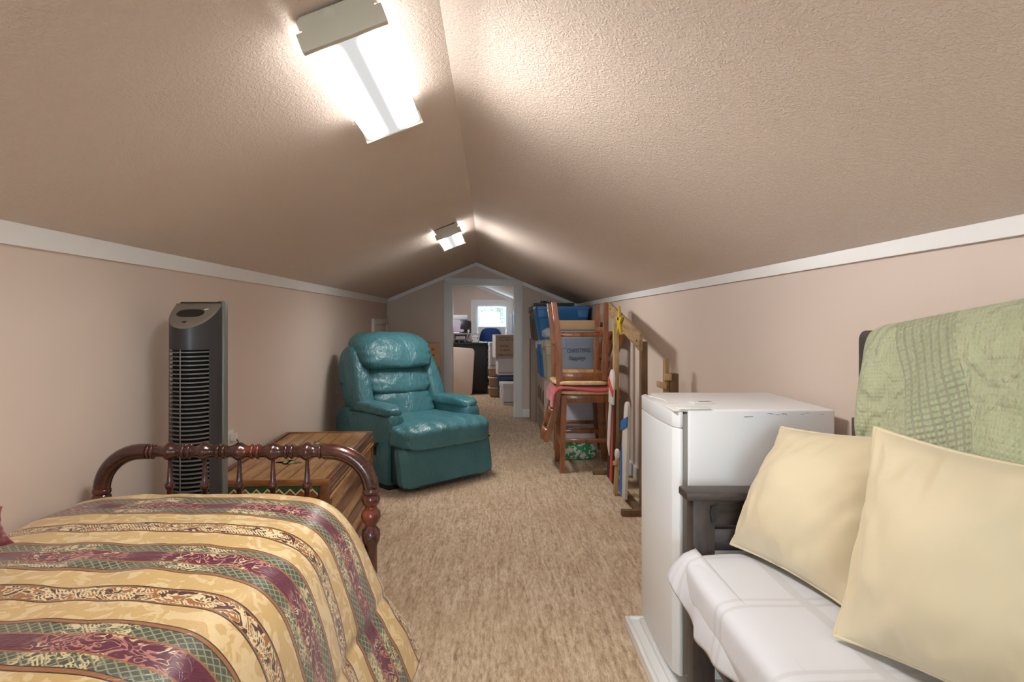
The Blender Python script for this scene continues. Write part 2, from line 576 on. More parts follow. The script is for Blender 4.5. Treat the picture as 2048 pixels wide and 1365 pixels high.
def window(name, x0, x1, z0, z1, y, outward, casing):
    w = bpy.data.objects.new(name, None); COL.objects.link(w); w['kind'] = 'structure'; w.location = ((x0 + x1) / 2, y, z0); w['_w'] = 1
    s = outward     # +1: outside is at larger y
    def yy(a, b):
        p, q = y + s * a, y + s * b
        return min(p, q), max(p, q)
    ya, yb = yy(-.02, 0)
    for (a, b, c, d, nme) in ((x0 - casing, x0, z0 - .03, z1 + casing, 'window_casing'), (x1, x1 + casing, z0 - .03, z1 + casing, 'window_casing'),
                              (x0, x1, z1, z1 + casing, 'window_casing')):
        mb = MB(); mb.box(a, b, ya, yb, c, d, bev=.004); mb.build(nme, M_TRIM, w)
    ya, yb = yy(-.05, .02)
    mb = MB(); mb.box(x0 - casing - .02, x1 + casing + .02, ya, yb, z0 - .05, z0 - .02, bev=.005); mb.build('window_sill', M_TRIM, w)
    # sashes
    zm = (z0 + z1) / 2 - .02
    for (c, d, dy, nme) in ((zm, z1, .075, 'upper_sash'), (z0, zm + .045, .045, 'lower_sash')):
        ya, yb = yy(dy, dy + .03)
        sash = None
        for (a, b, e, f_) in ((x0 + .035, x0 + .085, c, d), (x1 - .085, x1 - .035, c, d), (x0 + .085, x1 - .085, d - .05, d), (x0 + .085, x1 - .085, c, c + .045)):
            mb = MB(); mb.box(a, b, ya, yb, e, f_, bev=.003)
            o = mb.build('sash_rail', M_TRIM, w)
            sash = sash or o
        ya, yb = yy(dy + .012, dy + .018)
        mb = MB(); mb.box(x0 + .08, x1 - .08, ya, yb, c + .04, d - .045); mb.build('pane', M_GLASS, w, smooth=0)
    ya, yb = yy(.020, .024)
    if name == 'window_1':
        mb = MB(); mb.box(x0 + .04, x1 - .04, ya, yb, z0 + .01, zm + .02); mb.build('window_shade', plain('white_shade', (.8, .8, .82, 1), .8), w, smooth=0)
    ya, yb = yy(.0, .13)
    for (a, b) in ((x0, x0 + .035), (x1 - .035, x1)):
        mb = MB(); mb.box(a, b, ya, yb, z0, z1); mb.build('window_jamb', M_TRIM, w)
    mb = MB(); mb.box(x0 + .035, x1 - .035, ya, yb, z1 - .03, z1); mb.build('window_head', M_TRIM, w)
    return w
window('window_1', WX0, WX1, WZ0, WZ1, FY, 1, .085)
window('window_added_fill', -.62, .38, .45, 1.5, Y_BACK, -1, .085)  # added unseen window behind the camera, lets in sky light as fill

# ---------------------------------------------------------------- fluorescent fixtures
def make_fixture():
    root = thing('ceiling_light', '', 'ceiling light', local=True)
    L = .30
    mb = MB(); mb.box(-.0785, .0785, -L + .004, L - .004, -.0235, 0.0, bev=.003); mb.build('channel', M_BRONZE, root)
    # wrap-around acrylic lens, open at the top
    prof = [(-.080, -.022), (-.080, -.054), (-.074, -.061), (-.055, -.064), (0, -.066), (.055, -.064), (.074, -.061), (.080, -.054), (.080, -.022)]
    mb = MB()
    mb.grid(lambda u, v: (spline([(p[0], 0, p[1]) for p in prof], u).x, -L + .008 + v * (2 * L - .016), spline([(p[0], 0, p[1]) for p in prof], u).z), 32, 1)
    mb.build('lens', M_LENS, root)
    for s in (-1, 1):
        mb = MB()
        out = [(-.086, -.068), (.086, -.068), (.086, -.030), (.073, -.030), (.073, -.004), (.066, -.002), (-.066, -.002), (-.073, -.004), (-.073, -.030), (-.086, -.030)]
        a, b = (-L - .006, -L + .010) if s < 0 else (L - .010, L + .006)
        mb.prism(out, a, b, XZ, bev=.002)
        cap = mb.build('end_cap', M_BRONZE, root)
        mb = MB(); mb.lathe([(.011, 0), (.0115, .0008)], 20, M=T(-.012, (a if s < 0 else b) + (-.0004 if s < 0 else -.0004), -.017) @ R(PI / 2, 'X'))
        mb.build('knockout', M_BRONZE, cap)
    return root

fx = make_fixture()
slope = math.atan((ZRIDGE - ZL) / (-.112 - XL))
def place_fixture(o, xc, yc, zfun, sl, label):
    o.location = (xc, yc, zfun(xc, yc) - .004)
    o.rotation_euler = (0, -sl, 0)
    o['label'] = label
    o['group'] = 'fluorescent fixtures'
XF = -.302
place_fixture(fx, XF, 1.465, zceil, slope, 'large near fluorescent ceiling light with beige end caps, left of the ridge')
f2 = copy_tree(fx); place_fixture(f2, XF, 4.24, zceil, slope, 'small far fluorescent ceiling light glowing near the doorway gable')
f3 = copy_tree(fx); place_fixture(f3, XF, -1.65, zceil, slope, 'added fluorescent fill light behind the viewer, out of view')  # added lamp behind the camera, fills the near end with light
f4 = copy_tree(fx); place_fixture(f4, -1.0, 9.1, lambda x, y: zc2(x), math.atan(.415), 'added fluorescent light, out of view, brightening the room beyond the doorway')  # added lamp hidden by the door head, brightens the far room

# ---------------------------------------------------------------- bed
M_MAHOG = wood('mahogany', (0.012, 0.004, 0.003, 1), (0.075, 0.020, 0.014, 1), grain=(6, 30, 30), rough=0.22, coat=0.5, bump=0.05, red=(0.16, 0.030, 0.016, 1))
M_MATTRESS = plain('mattress_ticking', srgb(205, 200, 190), 0.9)

YF = 1.832         # plane of the footboard
ZRAIL = .739
bed = thing('bed', 'turned spindle bed with dark red wooden footboard against the left wall', 'bed', (-.77, YF, 0))
# arched tube that carries on from the rail into the two posts
XA, XB = -1.164, -.362
def arch(sign):
    x_in, x_out = (-.487, XB) if sign > 0 else (-1.042, XA)
    pts = [(x_in - sign * .015, YF, ZRAIL)]
    for i in range(15):
        a = PI / 2 * i / 14
        pts.append((x_in + (x_out - x_in) * math.sin(a), YF, ZRAIL - .115 * (1 - math.cos(a))))
    pts.append((x_out, YF, ZRAIL - .118))
    return pts
for s in (1, -1):
    mb = MB(); mb.tube(arch(s), [.0225] + [.0235] * 15 + [.0215], 20)
    post = mb.build('arched_corner', M_MAHOG, bed, smooth=60)
    xo = XB if s > 0 else XA
    prof = [(.0, .0), (.018, .0), (.020, .02), (.016, .05), (.019, .09), (.026, .13), (.022, .2), (.020, .30), (.018, .42), (.019, .46), (.026, .475), (.028, .49), (.026, .505), (.017, .515),
            (.0165, .522), (.023, .530), (.0295, .545), (.0275, .560), (.018, .570), (.017, .576), (.024, .584), (.0275, .594), (.0255, .607), (.022, .612), (.0255, .617), (.0255, .626), (.021, .630)]
    mb = MB(); mb.lathe(prof, 24, M=T(xo, YF, 0)); mb.build('turned_post', M_MAHOG, bed, smooth=50)
# turned rail
SP = [-.961, -.857, -.754, -.654, -.552]
mb = MB()
prof = []
def seg(*pp): prof.extend(pp)
X0 = -1.045
def ring(x, r=.0225, w=.006): seg((.0165, x - w), (r - .002, x - w * .8), (r, x - w * .3), (r, x + w * .3), (r - .002, x + w * .8), (.0165, x + w))
def bulb(x):
    for k in range(13):
        t = -1 + k / 6
        r = .0145 + .0128 * math.exp(-(t * 1.9) ** 2) + .002 * abs(t)
        seg((r, x + t * .030))
for k, dx in enumerate((0, .0115, .023, .0345)): ring(X0 + dx, .0225, .0052)
for i, x in enumerate(SP):
    bulb(x)
    if i < 4:
        m = (x + SP[i + 1]) / 2
        ring(m - .0095); ring(m + .0075)
for k, dx in enumerate((.0345, .023, .0115, 0)): ring(-.478 - dx, .0225, .0052)
prof.sort(key=lambda p: p[1])
mb.lathe([(r, z) for r, z in prof], 20, M=T(0, YF, ZRAIL) @ R(PI / 2, 'Y'))
mb.build('turned_rail', M_MAHOG, bed, smooth=50)
for x in SP:
    mb = MB()
    mb.lathe([(.0065, .735), (.0055, .712), (.0058, .70), (.0085, .655), (.0095, .652), (.0098, .648), (.0135, .643), (.0145, .637), (.0125, .630), (.0085, .624), (.0085, .60), (.012, .58), (.0085, .55), (.007, .42)][::-1], 16, M=T(x, YF, 0))
    mb.build('spindle', M_MAHOG, bed, smooth=50)
mb = MB(); mb.tube([(XA, YF, .42), (XB, YF, .42)], .018, 16); mb.build('lower_rail', M_MAHOG, bed)
for x in (XA + .03, XB - .07):
    mb = MB(); mb.box(x - .011, x + .011, -.12, YF - .02, .27, .38, bev=.004); mb.build('side_rail', M_MAHOG, bed)
mb = MB(); mb.sq((-.80, .84, .425), (.70, 1.80, .27), 9, 6); mb.build('mattress', M_MATTRESS, bed)
# headboard behind the viewer
for x in (XA, XB):
    mb = MB(); mb.lathe([(.018, 0), (.02, .3), (.017, .42), (.026, .5), (.02, .6), (.024, .8), (.02, .95), (.01, .98)], 16, M=T(x, -.14, 0)); mb.build('turned_post', M_MAHOG, bed, smooth=50)
mb = MB(); mb.box(XA, XB, -.15, -.13, .45, .88, bev=.006); mb.build('headboard', M_MAHOG, bed)

# ---- comforter
N = NT('striped_brocade')
uvn = N.new('ShaderNodeUVMap').outputs[0]
sp = N.new('ShaderNodeSeparateXYZ'); N.link(uvn, sp.inputs[0])
U, V = sp.outputs[0], sp.outputs[1]
P_ = 0.356
wob = N.math('MULTIPLY', N.math('SUBTRACT', N.noise(uvn, 4.0, 2), .5), .012)
vv = N.math('ADD', V, wob)
ph = N.math('FRACT', N.math('ADD', N.math('DIVIDE', N.math('SUBTRACT', vv, 1.665), P_), 20.5))
tt = N.math('DIVIDE', N.math('ABSOLUTE', N.math('SUBTRACT', ph, .5)), .5)     # 0 centre of burgundy .. 1 centre of the scroll stripe
GOLD = srgb(206, 172, 112); GOLD2 = srgb(236, 214, 168); BURG = srgb(92, 18, 48); GREEN = srgb(72, 78, 62); NAVY = srgb(34, 28, 42)
COPPER = srgb(158, 100, 52); CREAM = srgb(226, 208, 160); PINK = srgb(196, 130, 118)
sw_n = N.noise(N.mapping(uvn, scale=(1, 1.15, 1)), 26.0, 1.5, .5, 2.2)
swirl = N.math('SUBTRACT', 1.0, N.step(N.math('ABSOLUTE', N.math('SUBTRACT', sw_n, .5)), .022, .060))
sw2_n = N.noise(N.mapping(uvn, scale=(1, 1.3, 1), loc=(3, 5, 0)), 17.0, 1.0, .5, 1.6)
leaf = N.step(sw2_n, .52, .60)
ribs = N.step(N.math('SINE', N.math('MULTIPLY', N.math('ADD', U, N.math('MULTIPLY', V, .8)), 900.0)), -.3, .5)
lu = N.math('DIVIDE', N.math('ADD', U, vv), .0185); lw = N.math('DIVIDE', N.math('SUBTRACT', U, vv), .0185)
def line(x): return N.step(N.math('ABSOLUTE', N.math('SUBTRACT', N.math('FRACT', x), .5)), .36, .44)
lat = N.math('MAXIMUM', line(lu), line(lw))
# motifs come and go along the stripe
rep = N.math('SINE', N.math('MULTIPLY', U, 2 * PI / .30))
cl_b = N.math('MULTIPLY', N.step(rep, -.95, -.45), swirl)
cl_l = N.math('MULTIPLY', N.step(N.math('SINE', N.math('ADD', N.math('MULTIPLY', U, 2 * PI / .30), .9)), .05, .5), N.math('MAXIMUM', swirl, N.math('MULTIPLY', leaf, ribs)))
burg = N.mix(N.math('MULTIPLY', cl_b, .85), BURG, N.mix(leaf, PINK, CREAM))
green = N.mix(N.math('MULTIPLY', lat, .8), GREEN, srgb(158, 158, 124))
green = N.mix(N.math('MULTIPLY', cl_l, .85), green, CREAM)
damask = N.math('MULTIPLY', N.step(N.noise(N.mapping(uvn, loc=(9, 2, 0)), 19.0, 2, .5, 1.8), .5, .58), .6)
gold = N.mix(damask, GOLD, GOLD2)
scroll = N.mix(N.math('MAXIMUM', swirl, N.math('MULTIPLY', leaf, ribs)), N.mix(N.step(sw_n, .45, .55), COPPER, srgb(78, 36, 38)), CREAM)
def band(a, b, e=.008):
    return N.math('SUBTRACT', N.step(tt, a - e, a + e), N.step(tt, b - e, b + e))
c = burg
c = N.mix(N.step(tt, .150, .158), c, COPPER)
c = N.mix(N.step(tt, .176, .184), c, green)
c = N.mix(N.step(tt, .362, .368), c, NAVY)
c = N.mix(N.step(tt, .376, .382), c, COPPER)
c = N.mix(N.step(tt, .425, .432), c, NAVY)
c = N.mix(N.step(tt, .442, .448), c, gold)
c = N.mix(N.step(tt, .820, .826), c, NAVY)
c = N.mix(N.step(tt, .842, .848), c, COPPER)
c = N.mix(N.step(tt, .865, .873), c, scroll)
N.base(c)
N.b.inputs['Roughness'].default_value = 0.36
N.b.inputs['Sheen Weight'].default_value = 0.25
hb = N.math('ADD', N.math('MULTIPLY', swirl, .4), N.math('ADD', N.math('MULTIPLY', damask, .5), N.math('MULTIPLY', N.noise(uvn, 30, 3), .8)))
N.bump(hb, 0.25, 0.004)
M_BROCADE = N.m

CP = [(-1.217, .545), (-1.20, .600), (-1.10, .620), (-.95, .626), (-.80, .629), (-.65, .626), (-.545, .617), (-.470, .592), (-.425, .545), (-.395, .475), (-.368, .38), (-.338, .27), (-.300, .17), (-.262, .085)]
CP3 = [(p[0], 0, p[1]) for p in CP]
NS = 110
prof_pts = [spline(CP3, i / NS) for i in range(NS + 1)]
arc = [0.0]
for i in range(NS):
    arc.append(arc[-1] + (prof_pts[i + 1] - prof_pts[i]).length)
def fcomf(u, v):
    i = min(NS, int(round(u * NS)))
    p = prof_pts[i].copy()
    y = -.02 + v * 1.83
    drape = max(0.0, min(1.0, (arc[i] - .80) / .45))     # 0 on top .. 1 at the hem
    end = max(0.0, (y - 1.775) / .035)
    # narrower towards the head end, flaring at the foot corner
    flare = .040 * math.exp(-((y - 1.79) / .16) ** 2) * drape
    fold = drape ** 1.3 * (.007 * math.sin(y * 15 + .6) + .004 * math.sin(y * 31 + 2.0))
    lean = -.030 * max(0.0, 1.3 - y) * (1 - .3 * drape) * max(0, min(1, (p.x + 1.15) / .5))
    x = p.x + flare + fold + lean
    top = 1 - drape
    z = p.z + top * (.008 * nz(x * 5.0, y * 4.0, 1.3) + .006 * nz(x * 11, y * 9, 4.0) + .005 * math.exp(-((y - 1.28 - .25 * (x + .8)) / .02) ** 2) * max(0, nz(x * 3, 2.2, 1) + .5))
    x += drape * .008 * nz(p.z * 9, y * 7, 8.0)
    # quilted tufts pull the drape in
    if drape > .2:
        x -= .010 * math.exp(-((p.z - .30) / .018) ** 2)
    z -= .030 * min(1.0, end) ** 2.5 * (1 - drape)
    z += .035 * min(1.0, max(0, (y - 1.66) / .12)) * drape ** 3
    y += .055 * min(1.0, max(0, (v - .9) / .1)) * drape
    return (x, y, z)
def ucomf(u, v):
    i = min(NS, int(round(u * NS)))
    return (arc[i], -.02 + v * 1.83 + .055 * min(1.0, max(0, (v - .9) / .1)) * max(0.0, min(1.0, (arc[i] - .80) / .45)))
mb = MB(); mb.grid(fcomf, NS, 170, ucomf)
comf = mb.build('comforter', M_BROCADE, None, smooth=180)
md = comf.modifiers.new('thick', 'SOLIDIFY'); md.thickness = .014; md.offset = -1
tag(comf, 'gold and burgundy striped brocade comforter spread over the bed', 'comforter')

# ---- cushions given by their four corners
def pillow(name, BL, BR, TR, TL, thick, mat, label, cat, puff=.60, nu=36, pinch=.075, piping=.0045, pmat=None, seed=0.0, group=None):
    BL, BR, TR, TL = map(Vector, (BL, BR, TR, TL))
    nrm = (BR - BL).cross(TL - BL).normalized()
    root = thing(name, label, cat, (BL + BR) / 2, group)
    def base(a, b):
        a2 = a * (1 - pinch * (1 - b * b)); b2 = b * (1 - pinch * (1 - a * a))
        s, t = (a2 + 1) / 2, (b2 + 1) / 2
        return BL * (1 - s) * (1 - t) + BR * s * (1 - t) + TR * s * t + TL * (1 - s) * t
    def side(sg):
        def fn(u, v):
            a, b = math.sin((u - .5) * PI), math.sin((v - .5) * PI)
            h = max(0.0, (1 - a * a) * (1 - b * b)) ** puff
            e = 1 - h
            wr = .010 * nz(a * 2.2 + seed, b * 2.2, sg * 3) * h + .016 * e * h * 4 * nz(a * 9 + seed, b * 4, sg * 5)
            return base(a, b) + nrm * sg * (thick / 2 * h) + nrm * wr
        return fn
    mb = MB(); mb.grid(side(1), nu, nu); mb.grid(side(-1), nu, nu, flip=True)
    bm = bmesh.new()
    me = bpy.data.meshes.new('tmp'); me.from_pydata(mb.v, [], mb.f); bm.from_mesh(me); bpy.data.meshes.remove(me)
    bmesh.ops.remove_doubles(bm, verts=list(bm.verts), dist=.0004)
    mb2 = MB(); mb2.from_bm(bm)
    mb2.build('cover', mat, root, smooth=180)
    if piping:
        ring = []
        for k in range(4):
            for i in range(14):
                t = math.sin(((i / 14) - .5) * PI)
                ring.append([(t, -1), (1, t), (-t, 1), (-1, -t)][k])
        pts = [base(a, b) for a, b in ring]
        mb = MB(); mb.tube(pts, piping, 8, closed=True); mb.build('piping', pmat or mat, root, smooth=180)
    return root

M_CREAM = plain('cream_cotton', srgb(217, 202, 168), 0.7, var=0.03, vscale=5, bump=0.12, bscale=30, bdist=.006, sheen=.3)
M_CREAMPIPE = plain('cream_piping', srgb(218, 198, 152), 0.7, var=.1, vscale=40)
M_CRIMSON = plain('crimson_velvet', srgb(120, 12, 34), 0.6, var=.12, vscale=30, sheen=.6)
pillow('throw_pillow', (.640, 1.650, .530), (.742, 1.235, .530), (.935, 1.245, .890), (.795, 1.690, .835), .215, M_CREAM,
       'cream square pillow leaning on the bench beside the white refrigerator', 'pillow', pmat=M_CREAM, seed=1.0, group='cream pillows')
pillow('throw_pillow', (.650, 1.170, .530), (.850, .775, .530), (.930, .88, .895), (.775, 1.245, .912), .235, M_CREAM,
       'cream square pillow in the front right corner, nearest the viewer', 'pillow', pmat=M_CREAM, seed=4.0, group='cream pillows')
pillow('red_pillow', (-1.13, .93, .675), (-.982, 1.265, .672), (-.995, 1.25, .752), (-1.15, .95, .82), .10, M_CRIMSON,
       'dark crimson pillow on the comforter at the left picture edge', 'pillow', piping=0)

# ---------------------------------------------------------------- bench
M_BENCH = wood('weathered_dark_wood', (0.020, 0.014, 0.011, 1), (0.085, 0.062, 0.052, 1), grain=(8, 8, 2.5), rough=0.5, scale=4, bump=.3)
M_BENCHX = wood('weathered_dark_wood_long', (0.020, 0.014, 0.011, 1), (0.085, 0.062, 0.052, 1), grain=(8, 2.5, 8), rough=0.45, scale=4, bump=.3)
M_BENCHY = wood('weathered_dark_wood_cross', (0.020, 0.014, 0.011, 1), (0.085, 0.062, 0.052, 1), grain=(2.5, 8, 8), rough=0.45, scale=4, bump=.3)
bench = thing('bench', 'dark weathered wooden bench with high back along the right wall', 'bench', (.78, 1.0, 0))
BY0, BY1 = .28, 1.735
for (ya, yb) in ((1.662, BY1), (BY0, BY0 + .073)):
    mb = MB(); mb.box(.524, .985, ya - .002, yb + .002, .640, .664, bev=.006); mb.build('armrest', M_BENCHY, bench)
    yc = (ya + yb) / 2
    mb = MB(); mb.box(.545, .605, yc - .028, yc + .028, 0, .640, bev=.003); mb.build('front_post', M_BENCH, bench)
    mb = MB(); mb.box(.605, .945, yc - .006, yc + .008, .566, .640); mb.build('arm_panel', M_BENCHY, bench, smooth=0)
    mb = MB(); mb.box(.605, .945, yc - .020, yc + .02, .50, .560, bev=.003); mb.build('arm_rail', M_BENCHY, bench)
    mb = MB(); mb.box(.605, .945, yc - .020, yc + .02, .28, .38, bev=.003); mb.build('end_rail', M_BENCHY, bench)
    yb2 = 1.56 if ya > 1 else BY0 + .03
    # tall back post with a rounded head
    yy0, yy1 = (1.545, 1.605) if ya > 1 else (BY0, BY0 + .06)
    out = [(yy0, 0), (yy1, 0), (yy1, 1.078)] + [(yy0 + .03 + .03 * math.cos(a), 1.078 + .026 * math.sin(a)) for a in [PI * k / 10 for k in range(1, 10)]] + [(yy0, 1.078)]
    mb = MB(); mb.prism(out, .955, .990, Matrix(((0, 0, 1, 0), (1, 0, 0, 0), (0, 1, 0, 0), (0, 0, 0, 1))), bev=.002)
    mb.build('back_post', M_BENCH, bench)
    mb = MB(); mb.box(.945, .990, yc - .028, yc + .028, 0, .640, bev=.003); mb.build('rear_post', M_BENCH, bench)
for (z0, z1, x0, x1) in ((.295, .372, .552, .578), (.270, .292, .548, .590)):
    mb = MB(); mb.box(x0, x1, BY0 + .06, 1.676, z0, z1, bev=.004); mb.build('front_rail', M_BENCHX, bench)
mb = MB(); mb.box(.578, .955, BY0 + .06, 1.676, .330, .362); mb.build('seat_deck', M_BENCHX, bench, smooth=0)
mb = MB()
out = [(BY0 + .06, .86), (1.545, .86), (1.545, 1.04)] + [(1.545 - (1.545 - BY0 - .06) * k / 16, 1.04 + .085 * math.sin(PI * k / 16) ** .8) for k in range(1, 16)] + [(BY0 + .06, 1.04)]
mb.prism(out, .958, .982, Matrix(((0, 0, 1, 0), (1, 0, 0, 0), (0, 1, 0, 0), (0, 0, 0, 1))))
mb.build('crest_rail', M_BENCHX, bench)
for k in range(9):
    y = BY0 + .14 + k * .15
    mb = MB(); mb.box(.962, .978, y - .03, y + .03, .36, .87, bev=.003); mb.build('back_slat', M_BENCH, bench)
mb = MB(); mb.prism([(.655, .612), (.660, .628), (.672, .630), (.668, .612), (.674, .600), (.668, .583), (.660, .580)], 1.6635, 1.6650, XZ @ T(-.065, 0, 0))
mb.build('worn_gouge', M_INK, bench, smooth=0)

# seat cushion in a white sheet with satin stripes
N = NT('white_striped_sheet'); co = N.coord()
sx = N.new('ShaderNodeSeparateXYZ'); N.link(co, sx.inputs[0])
fy = N.math('FRACT', N.math('DIVIDE', N.math('ADD', sx.outputs[1], .09), .28)); fx_ = N.math('FRACT', N.math('SUBTRACT', sx.outputs[0], .16))
st = N.math('MAXIMUM', N.math('SUBTRACT', N.step(fy, .005, .02), N.step(fy, .05, .065)), N.math('SUBTRACT', N.step(fy, .12, .135), N.step(fy, .165, .18)))
st2 = N.math('SUBTRACT', N.step(fx_, .505, .509), N.step(fx_, .528, .532))
st = N.math('MAXIMUM', st, st2)
N.base(N.mix(N.math('MULTIPLY', st, .75), (.70, .70, .735, 1), (.60, .595, .60, 1)))
N.b.inputs['Roughness'].default_value = .6
N.bump(N.noise(co, 9, 3, .5, .5), .25, .012)
M_SHEET = N.m
cush = thing('seat_cushion', 'bench seat cushion wrapped in a white striped sheet', 'cushion', (.72, 1.0, .362))
def wcush(p):
    x, y, z = p
    e = max(0, -x - .15) / .09
    z2 = z - .006 * e ** 2 + .004 * nz(x * 8, y * 6, 2) + .006 * nz(x * 2, y * 2.4, 4)
    if z < 0 and x < -.2: x = x + .018 * min(1, -z / .06)
    x += .006 * nz(y * 5, z * 5, 7) if x < -.18 else 0
    return (x, y, z2)
mb = MB(); mb.sq((.720, 1.005, .440), (.462, 1.31, .155), 9, 22, wcush)
mb.build('cushion_cover', M_SHEET, cush, smooth=180)
# loose overhang of the sheet along the front edge, folded to a point at the far corner
def fhang(u, v):
    y = .40 + u * 1.255
    t = v
    far = max(0.0, (u - .90) / .10)
    x = .512 - .022 * math.sin(t * PI * .55) + .010 * math.sin(y * 17) * t + .006 * math.sin(y * 41 + 1) * t * t - .020 * far * t
    z = .500 - t * (.125 + .012 * math.sin(y * 9) - .075 * far)
    if t < .2: x = .512 + (.2 - t) / .2 * .035; z = .500 + (.2 - t) / .2 * .0145
    return (x, y, z)
mb = MB(); mb.grid(fhang, 70, 16)
o = mb.build('sheet_overhang', M_SHEET, cush, smooth=180)
md = o.modifiers.new('thick', 'SOLIDIFY'); md.thickness = .003; md.offset = 0

# green quilt over the back of the bench
N = NT('sage_quilt')
uvn = N.new('ShaderNodeUVMap').outputs[0]
sp = N.new('ShaderNodeSeparateXYZ'); N.link(uvn, sp.inputs[0]); U, V = sp.outputs[0], sp.outputs[1]
wv = N.mapping(uvn, scale=(1, 1, 1))
nse = N.noise(uvn, 9, 2)
vo = N.voronoi(uvn, 5.2)
d = N.math('ADD', vo.outputs['Distance'], N.math('MULTIPLY', N.math('SUBTRACT', nse, .5), .12))
rings = N.math('SINE', N.math('MULTIPLY', d, 46.0))
petal = N.math('SINE', N.math('MULTIPLY', N.voronoi(uvn, 21.0).outputs['Distance'], 15.0))
grid1 = N.math('MINIMUM', N.math('SINE', N.math('MULTIPLY', U, 700.0)), N.math('SINE', N.math('MULTIPLY', V, 700.0)))
body = N.math('ADD', N.math('MULTIPLY', rings, .55), N.math('ADD', N.math('MULTIPLY', petal, .22), N.math('MULTIPLY', grid1, .12)))
# a channel-quilted band that runs diagonally over the fold
bd = N.math('ADD', N.math('MULTIPLY', U, 1.0), N.math('MULTIPLY', V, -.42))
inb = N.math('SUBTRACT', N.step(bd, -.030, -.026), N.step(bd, .150, .154))
chan = N.math('SINE', N.math('MULTIPLY', bd, 2 * PI / .026))
cross = N.math('SINE', N.math('MULTIPLY', N.math('ADD', V, N.math('MULTIPLY', U, .25)), 2 * PI / .012))
bandh = N.math('ADD', N.math('MULTIPLY', chan, .7), N.math('MULTIPLY', cross, .3))
h = N.math('ADD', N.math('MULTIPLY', body, N.math('SUBTRACT', 1.0, inb)), N.math('MULTIPLY', bandh, inb))
hs = N.math('MULTIPLY_ADD', h, .5, .5)
N.base(N.mix(N.noise(uvn, 14, 3), srgb(160, 166, 128), srgb(186, 191, 156)))
N.b.inputs['Roughness'].default_value = .85
N.b.inputs['Sheen Weight'].default_value = .35
N.bump(hs, 1.0, .012)
M_QUILT = N.m
QP = [(.998, 0, .78), (.998, 0, .95), (.992, 0, 1.06), (.966, 0, 1.112), (.936, 0, 1.085), (.912, 0, 1.0), (.893, 0, .90), (.876, 0, .80), (.858, 0, .68), (.84, 0, .56)]
NQ = 70
qp = [spline(QP, i / NQ) for i in range(NQ + 1)]
qa = [0.0]
for i in range(NQ): qa.append(qa[-1] + (qp[i + 1] - qp[i]).length)
def fq(u, v):
    i = min(NQ, int(round(u * NQ)))
    p = qp[i].copy()
    front = max(0, min(1, (qa[i] - qa[26]) / .4)) if i > 26 else 0
    y = 1.515 - v * 1.10 - .02 * front + .05 * max(0, .35 - front) * (1 - v)
    lift = .050 * min(1, max(0, (1.47 - y) / .38)) if y > .4 else .05
    topw = max(0, min(1, (p.z - .75) / .3))
    z = p.z + lift * topw
    if v < .06: z -= .014 * ((.06 - v) / .06) ** 2 * topw
    fold = math.sin((y * 1.0 + (p.z - 1.0) * .45) * 26 + .5)
    x = p.x
    if i > 26:
        x -= front * (.014 * fold + .024 * nz(y * 5, p.z * 3, 2)) + .004 * nz(y * 12, p.z * 12, 5)
        x += .022 * math.exp(-v / .05) * front
    return (min(x, xr(y) - .02), y, z)
mb = MB(); mb.grid(fq, NQ, 110, lambda u, v: (v * 1.10 - .24, qa[min(NQ, int(round(u * NQ)))] - .62))
q = mb.build('quilt', M_QUILT, None, smooth=180)
md = q.modifiers.new('thick', 'SOLIDIFY'); md.thickness = .010; md.offset = 1
tag(q, 'sage green quilt with stitched medallions draped over the bench back', 'quilt')

# ---------------------------------------------------------------- refrigerator
fr = thing('refrigerator', 'white compact refrigerator with scuffed top edge beside the bench', 'refrigerator', (.78, 2.01, .05))
FY0, FY1 = 1.800, 2.232
mb = MB(); mb.box(.572, 1.003, FY0, FY1, .075, .868, bev=.006, seg=3); body = mb.build('cabinet', M_WHITE_EN, fr)
mb = MB()
# door: gently bowed front, rounded corners at the foot
def fdoor(zz0, zz1, nme, mat, bow=.012, x0=.527, cut=.0):
    mb = MB(); n = 16
    out = [(.559, FY0 + .003)] + [(x0 + .011 - bow * math.sin(PI * k / n) ** .6 + (.010 if k in (0, n) else 0), FY0 + .003 + (FY1 - FY0 - .006) * k / n) for k in range(n + 1)] + [(.559, FY1 - .003)]
    mb.prism(out, zz0, zz1, bev=.003)
    return mb.build(nme, mat, fr, smooth=40)
dr = fdoor(.085, .812, 'door', M_WHITE_EN)
cp = fdoor(.8135, .862, 'door_cap', M_WHITE_EN)
# scooped grip along the top of the door
mb = MB()
sc = []
for k in range(17):
    t = k / 16
    sc.append((.540 + .022 * math.sin(PI * t), FY0 + .10 + t * .23))
out = sc + [(.575, FY0 + .33), (.575, FY0 + .10)]
mb.prism(out, .8625, .870)
mb.build('grip_rim', M_WHITE_PL, cp)
mb = MB(); mb.box(.530, .600, FY0 + .002, FY1 - .10, .862, .8675, bev=.002); mb.build('top_ledge', M_WHITE_PL, fr)
mb = MB(); mb.box(.545, .640, FY0 - .001, FY0 + .034, .8675, .8735, bev=.002); mb.build('hinge_cover', M_WHITE_PL, fr)
mb = MB(); mb.box(.5592, .5718, FY0 + .003, FY1 - .008, .09, .855); mb.build('gasket', M_GASKET, fr, smooth=0)
for (a, b) in ((.60, FY0 + .04), (.60, FY1 - .04), (.97, FY0 + .04), (.97, FY1 - .04)):
    mb = MB(); mb.lathe([(.016, .0447), (.016, .062), (.010, .064), (.010, .08)], 14, M=T(a, b, 0)); mb.build('foot', M_BLACKPL, fr)
M_SCUFF = plain('scuff', srgb(96, 98, 100), .7)
random.seed(3)
